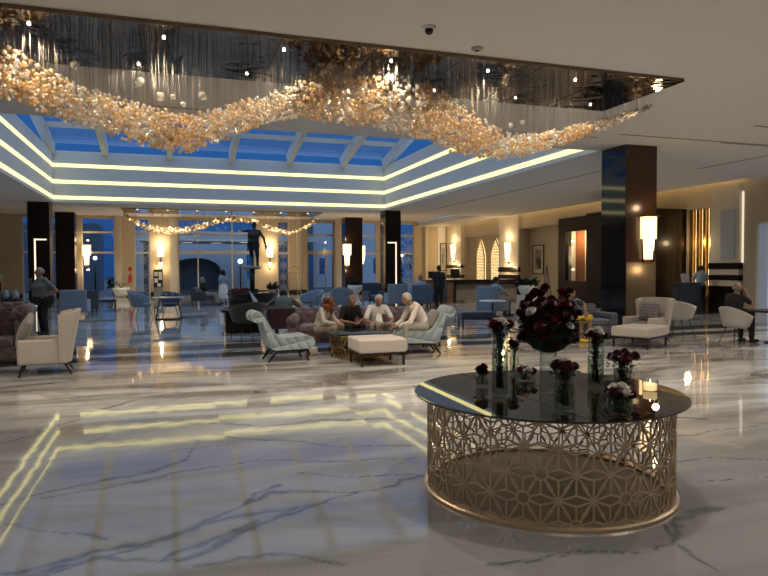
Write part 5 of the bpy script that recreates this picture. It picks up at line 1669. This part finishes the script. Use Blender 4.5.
    for i in (0, 1):
        taper(q, tp(.465 * s, (1, -1)[i] * .06 * s), sh[i], .070 * s, .068 * s)
        if sleeve == 'short': taper(q, sh[i], sh[i].lerp(elbows[i], .72), .066 * s, .060 * s)
        else: taper(q, sh[i], elbows[i], .066 * s, .054 * s); taper(q, elbows[i], elbows[i].lerp(hands[i], .92), .053 * s, .038 * s)
    fuse(q, 'shirt', top, t, vox)
    q = MB()
    loft(q, [(tp(h * s), xa, ya, (rx + fat * .8) * s, (ry + fat) * s) for h, rx, ry in ((-.12, .14, .11), (-.03, .188, .138), (.06, .176, .128), (.10, .165, .122))])
    if legs_ == 'skirt':
        loft(q, [(P + Vector((0, 0, z)), Vector((1, 0, 0)), Vector((0, 1, 0)), rx, ry) for z, rx, ry in ((0, .19, .15), (-.3, .24, .2), (-.62, .28, .24))])
    else:
        for i in (0, 1):
            taper(q, hips[i], knees[i], .106 * s, .076 * s)
            if legs_ == 'long': taper(q, knees[i], knees[i].lerp(feet[i], .93), .074 * s, .056 * s)
    fuse(q, 'skirt' if legs_ == 'skirt' else ('shorts' if legs_ == 'short' else 'trousers'), bottom, t, vox)
    for i in (0, 1):
        q = MB(); heel = feet[i] + Vector((0, .03, -.045)); taper(q, heel, heel + Vector(((.02, -.02)[i], -.19 * s, -.004)), .042, .036)
        taper(q, feet[i] + Vector((0, .01, -.02)), heel, .042, .042); q.T = Matrix.Identity(4)
        q.v = [(x, y, max(z, .004)) for x, y, z in q.v]
        q.build('shoe', shoes or M_BLACK, t)
    if hair is not None and hairstyle != 'none':
        q = MB(); q.T = Matrix.Translation(hc) @ rot @ Matrix.Scale(s, 4)
        n0 = len(q.v)
        q.ball((0, .014, .028), .103, 20, 14, s=(.88, 1.04, 1.09))
        inv = (Matrix.Translation(hc) @ rot @ Matrix.Scale(s, 4)).inverted(); fwd = inv.inverted()
        nv = []
        for v in q.v:
            p = inv @ Vector(v)
            lim = .058 if hairstyle != 'balding' else .20
            if (p.y < -.035 and p.z < lim) or (p.z < -.045) or (hairstyle == 'balding' and p.z > .062): p = Vector((p.x * .80, p.y * .80 + .002, (p.z - .02) * .80 + .02))
            nv.append(tuple(fwd @ p))
        q.v = nv
        if hairstyle in ('long', 'curly'):
            rg_ = random.Random(3)
            for k in range(46 if hairstyle == 'curly' else 22):
                a = rg_.uniform(-.25 * PI, 1.25 * PI)
                z = rg_.uniform(-.20, .08); rr = .095 + (.03 if hairstyle == 'curly' else 0)
                q.ball((math.cos(a) * rr * .9, .02 + math.sin(a) * rr, z), rg_.uniform(.026, .046), 7, 5, s=(1, 1, 1.5))
        if hairstyle == 'bun': q.ball((0, .12, .06), .045, 10, 8)
        q.build('hair', hair, t)
    if cap is not None:
        q = MB(); q.T = Matrix.Translation(hc) @ rot @ Matrix.Scale(s, 4); q.ball((0, .01, .05), .105, 18, 8, s=(.88, 1.04, .82)); q.rbox(-.06, .06, -.18, -.06, .050, .062, .006); q.build('cap', cap, t)
    if fine:
        for sg in (1, -1):
            q = MB(); q.T = Matrix.Translation(hc) @ rot @ Matrix.Scale(s, 4); q.ball((sg * .032, -.084, .004), .0085, 8, 6); q.build('eye', M_BLACK, t)
    return t


H_RED = pm('hair_auburn', (.19, .055, .022), .7, noise=.4, nscale=60); H_WHITE = pm('hair_white', (.52, .48, .44), .7, noise=.2, nscale=60); H_DARK = pm('hair_dark', (.012, .010, .009), .6)
H_SAND = pm('hair_sandy', (.33, .19, .11), .7, noise=.3, nscale=60); H_GREY = pm('hair_grey', (.30, .27, .25), .7, noise=.3, nscale=60)
C_KNIT = pm('cloth_knit', (.56, .50, .44), .9, noise=.2, nscale=70); C_PAT = pm('cloth_patterned', (.30, .24, .18), .9, noise=.6, nscale=45); C_BLACK = pm('cloth_black', (.014, .014, .016), .85)
C_WHITE = pm('cloth_white', (.82, .80, .78), .85, noise=.04, nscale=30); C_CREAM = pm('cloth_cream', (.82, .73, .64), .85, noise=.05, nscale=30); C_KHAKI = pm('cloth_khaki', (.38, .36, .30), .85)
C_GREY = pm('cloth_grey', (.15, .155, .155), .85, noise=.2, nscale=40); C_OLIVE = pm('cloth_grey_olive', (.13, .14, .12), .9, noise=.25, nscale=50); C_LBLUE = pm('cloth_light_blue', (.30, .40, .52), .85)
C_TEAL = pm('cloth_teal', (.28, .42, .42), .85); C_YEL = pm('cloth_yellow', (.80, .52, .03), .7)


def floral():
    m, n, b = new_mat('cloth_floral')
    t = n.nodes.new('ShaderNodeTexCoord'); v = n.nodes.new('ShaderNodeTexVoronoi'); v.inputs['Scale'].default_value = 16
    r_ = n.nodes.new('ShaderNodeValToRGB'); r_.color_ramp.interpolation = 'CONSTANT'
    r_.color_ramp.elements[0].color = (.40, .46, .52, 1); r_.color_ramp.elements[1].position = .33; r_.color_ramp.elements[1].color = (.035, .05, .09, 1)
    n.links.new(t.outputs['Object'], v.inputs['Vector']); n.links.new(v.outputs['Distance'], r_.inputs[0]); n.links.new(r_.outputs[0], b.inputs['Base Color'])
    b.inputs['Roughness'].default_value = .85
    return m


C_FLOR = floral()
# the seated group
person('woman with curly auburn hair in a cream knit top leaning over from the mauve sofa', (2.84, 12.74, 0), R(42), .44, C_KNIT, C_PAT, SK2, H_RED, 'curly', lean=.50, s=.88, fem=True, fine=True, vox=.012,
       knees=[(.16, -.42, .50), (-.10, -.44, .48)], feet=[(.18, -.36, .09), (-.10, -.34, .09)], elbows=[(.20, -.24, .60), (-.22, -.26, .60)], hands=[(.10, -.42, .56), (-.08, -.44, .56)], sleeve='long', head=(.35, 0), tilt=.25)
person('person with short sandy hair in a black shirt, second from left on the mauve sofa', (3.50, 12.98, 0), R(8), .44, C_BLACK, C_BLACK, SK1, H_SAND, 'short', lean=.46, s=.90, fine=True, vox=.012,
       knees=[(.14, -.42, .48), (-.14, -.42, .48)], feet=[(.14, -.38, .09), (-.14, -.38, .09)], elbows=[(.24, -.20, .58), (-.26, -.18, .58)], hands=[(.04, -.40, .54), (-.10, -.42, .56)], head=(-.3, 0), tilt=.2)
person('white haired man in a white V-neck T-shirt reading on the mauve sofa', (4.05, 12.80, 0), R(-2), .43, C_WHITE, C_KHAKI, SK1, H_WHITE, 'short', lean=.46, s=.94, fine=True, vox=.012, fat=.02,
       knees=[(.18, -.42, .50), (-.18, -.42, .50)], feet=[(.17, -.38, .09), (-.17, -.38, .09)], elbows=[(.30, -.26, .58), (-.30, -.26, .58)], hands=[(.15, -.46, .54), (-.16, -.46, .54)], tilt=.35)
t = thing('open_booklet', 'small dark red and white booklet held by the white haired man on the sofa', 'booklet', (4.02, 12.24, .58), R(-12))
MB().box(-.15, .0, -.006, .006, -.02, .15).build('white_page', M_WHITE, t).rotation_euler = (-.6, .3, 0)
MB().box(.0, .10, -.006, .006, .0, .15).build('red_cover', M_ROSE, t).rotation_euler = (-.6, -.5, 0)
person('white haired man in a cream long sleeved shirt leaning forward on the pale blue chair', (4.66, 11.68, 0), R(-86), .54, C_CREAM, C_KHAKI, SK1, H_WHITE, 'short', lean=.66, s=.94, fine=True, vox=.012,
       knees=[(.15, -.44, .54), (-.15, -.44, .54)], feet=[(.15, -.44, .09), (-.15, -.44, .09)], elbows=[(.20, -.36, .62), (-.20, -.36, .62)], hands=[(.06, -.54, .54), (-.04, -.56, .56)], sleeve='long', tilt=.15)
# others
person('person in a grey olive shirt bending forward in the burgundy armchair', (2.66, 16.00, 0), R(172), .48, C_OLIVE, C_BLACK, SK1, H_DARK, 'short', lean=.80, s=1.05, vox=.015, fat=.05,
       knees=[(.18, -.40, .50), (-.18, -.40, .50)], feet=[(.18, -.38, .09), (-.18, -.38, .09)], elbows=[(.40, -.42, .74), (-.44, -.34, .66)], hands=[(.62, -.44, .66), (-.30, -.62, .62)], tilt=.5)
o = MB().box(-.28, .28, -.006, .006, -.20, .20).build('newspaper', pm('newsprint', (.42, .45, .48), .8), None, (2.02, 16.5, .82)); o.rotation_euler = (-.5, .5, R(60)); tag(o, 'pale folded newspaper held out at the left of the bending person', 'newspaper')
person('heavy balding man in a grey shirt standing at the left, hand on hip', (-3.12, 18.3, 0), R(-58), .90, C_GREY, C_BLACK, SK1, H_GREY, 'balding', lean=.08, s=1.04, fat=.12, vox=.014, fine=True,
       elbows=[(.42, .16, 1.12), (-.30, -.20, 1.16)], hands=[(.24, -.06, .98), (-.10, -.26, 1.36)], head=(-.2, 0))
person('waiter in a black shirt and trousers seen from behind near the reception desk', (10.6, 24.7, 0), R(176), .92, C_BLACK, C_BLACK, SK3, H_DARK, 'short', s=1.07, fat=.06,
       elbows=[(.27, -.02, 1.14), (-.27, -.02, 1.14)], hands=[(.30, -.16, .92), (-.30, -.16, .92)])
person('clerk in a light blue shirt seen from behind at the gold panel', (18.25, 18.52, 0), R(160), .92, C_LBLUE, C_BLACK, SK1, H_DARK, 'short', s=1.0, elbows=[(.27, -.10, 1.18), (-.27, -.10, 1.18)], hands=[(.20, -.34, 1.16), (-.20, -.34, 1.16)])
person('bald man in black seated at the right, both hands raised to his face', (11.50, 10.78, 0), R(98), .54, C_BLACK, C_BLACK, SK1, H_GREY, 'balding', lean=.22, s=1.0, vox=.013, fine=True, fat=.03,
       knees=[(.13, -.44, .52), (-.13, -.44, .52)], feet=[(.13, -.46, .09), (-.13, -.46, .09)], elbows=[(.18, -.36, .86), (-.18, -.36, .86)], hands=[(.07, -.32, 1.10), (-.07, -.32, 1.10)], tilt=.1)
person('man in blue shirt and dark cap seated in the armchair beyond the navy bench', (10.58, 19.72, 0), R(98), .56, C_LBLUE, C_GREY, SK1, H_DARK, 'short', lean=-.05, s=1.0, cap=C_BLACK,
       knees=[(.14, -.44, .54), (-.14, -.44, .54)], feet=[(.14, -.46, .09), (-.14, -.46, .09)], elbows=[(.27, -.16, .80), (-.27, -.16, .80)], hands=[(.12, -.36, .74), (-.12, -.36, .74)])
person('person in a floral shirt and yellow shorts sitting on the plaid sofa', (8.58, 12.50, 0), R(12), .42, C_FLOR, C_YEL, SK1, H_DARK, 'balding', lean=.12, side=-.10, s=1.0, vox=.013, legs_='short', shoes=C_YEL, fat=.02,
       knees=[(.16, -.44, .54), (-.10, -.44, .54)], feet=[(.15, -.46, .09), (-.10, -.44, .09)], elbows=[(.28, -.18, .80), (-.28, -.16, .80)], hands=[(.12, -.36, .66), (-.10, -.38, .66)])
person('person with sandy hair sitting in the blue armchair seen from behind', (9.80, 24.80, 0), R(170), .58, C_LBLUE, C_BLACK, SK1, H_SAND, 'short', s=1.02, knees=[(.14, -.44, .54), (-.14, -.44, .54)], feet=[(.14, -.46, .09), (-.14, -.46, .09)])
person('woman in a pale blue top and white skirt standing before the large window', (2.35, 31.6, 0), R(190), .86, C_LBLUE, C_WHITE, SK2, H_DARK, 'long', s=.94, fem=True, legs_='skirt', vox=.02)
person('person in dark clothes lounging in the dark low armchair before the large window', (1.50, 30.62, 0), R(62), .52, C_BLACK, C_PAT, SK1, H_GREY, 'short', lean=-.35, s=1.0, vox=.02, knees=[(.14, -.42, .52), (-.12, -.46, .50)], feet=[(.14, -.62, .12), (-.12, -.66, .10)])
person('person in a pale teal top standing at the left edge by the back wall', (-9.28, 41.0, 0), R(20), .90, C_TEAL, C_BLACK, SK2, H_DARK, 'short', s=1.0, vox=.02)
# bronze athlete
M_STAT = pm('dark_bronze', (.012, .013, .016), .35, metal=.4)
st = person('dark bronze running athlete with one arm flung out, high on a post', (3.14, 26.2, 1.63), R(172), .98, None, None, M_STAT, None, lean=.10, side=-.06, s=1.22, fat=.055, vox=.016, solo=M_STAT, name='statue',
            knees=[(.06, -.10, .50), (-.16, -.02, .52)], feet=[(.02, .22, .14), (-.16, .04, .09)], elbows=[(.40, -.16, 1.56), (-.42, .12, 1.26)], hands=[(.46, -.42, 1.68), (-.48, .0, .98)])

# the leaf fillings belong to their bouquets
for o in LEAVES:
    best = min((b_ for b_ in bpy.data.objects if b_.name.startswith('flower_bouquet')), key=lambda b_: (b_.location.xy - o.location.xy).length)
    o.location = o.location - best.location
    o.parent = best
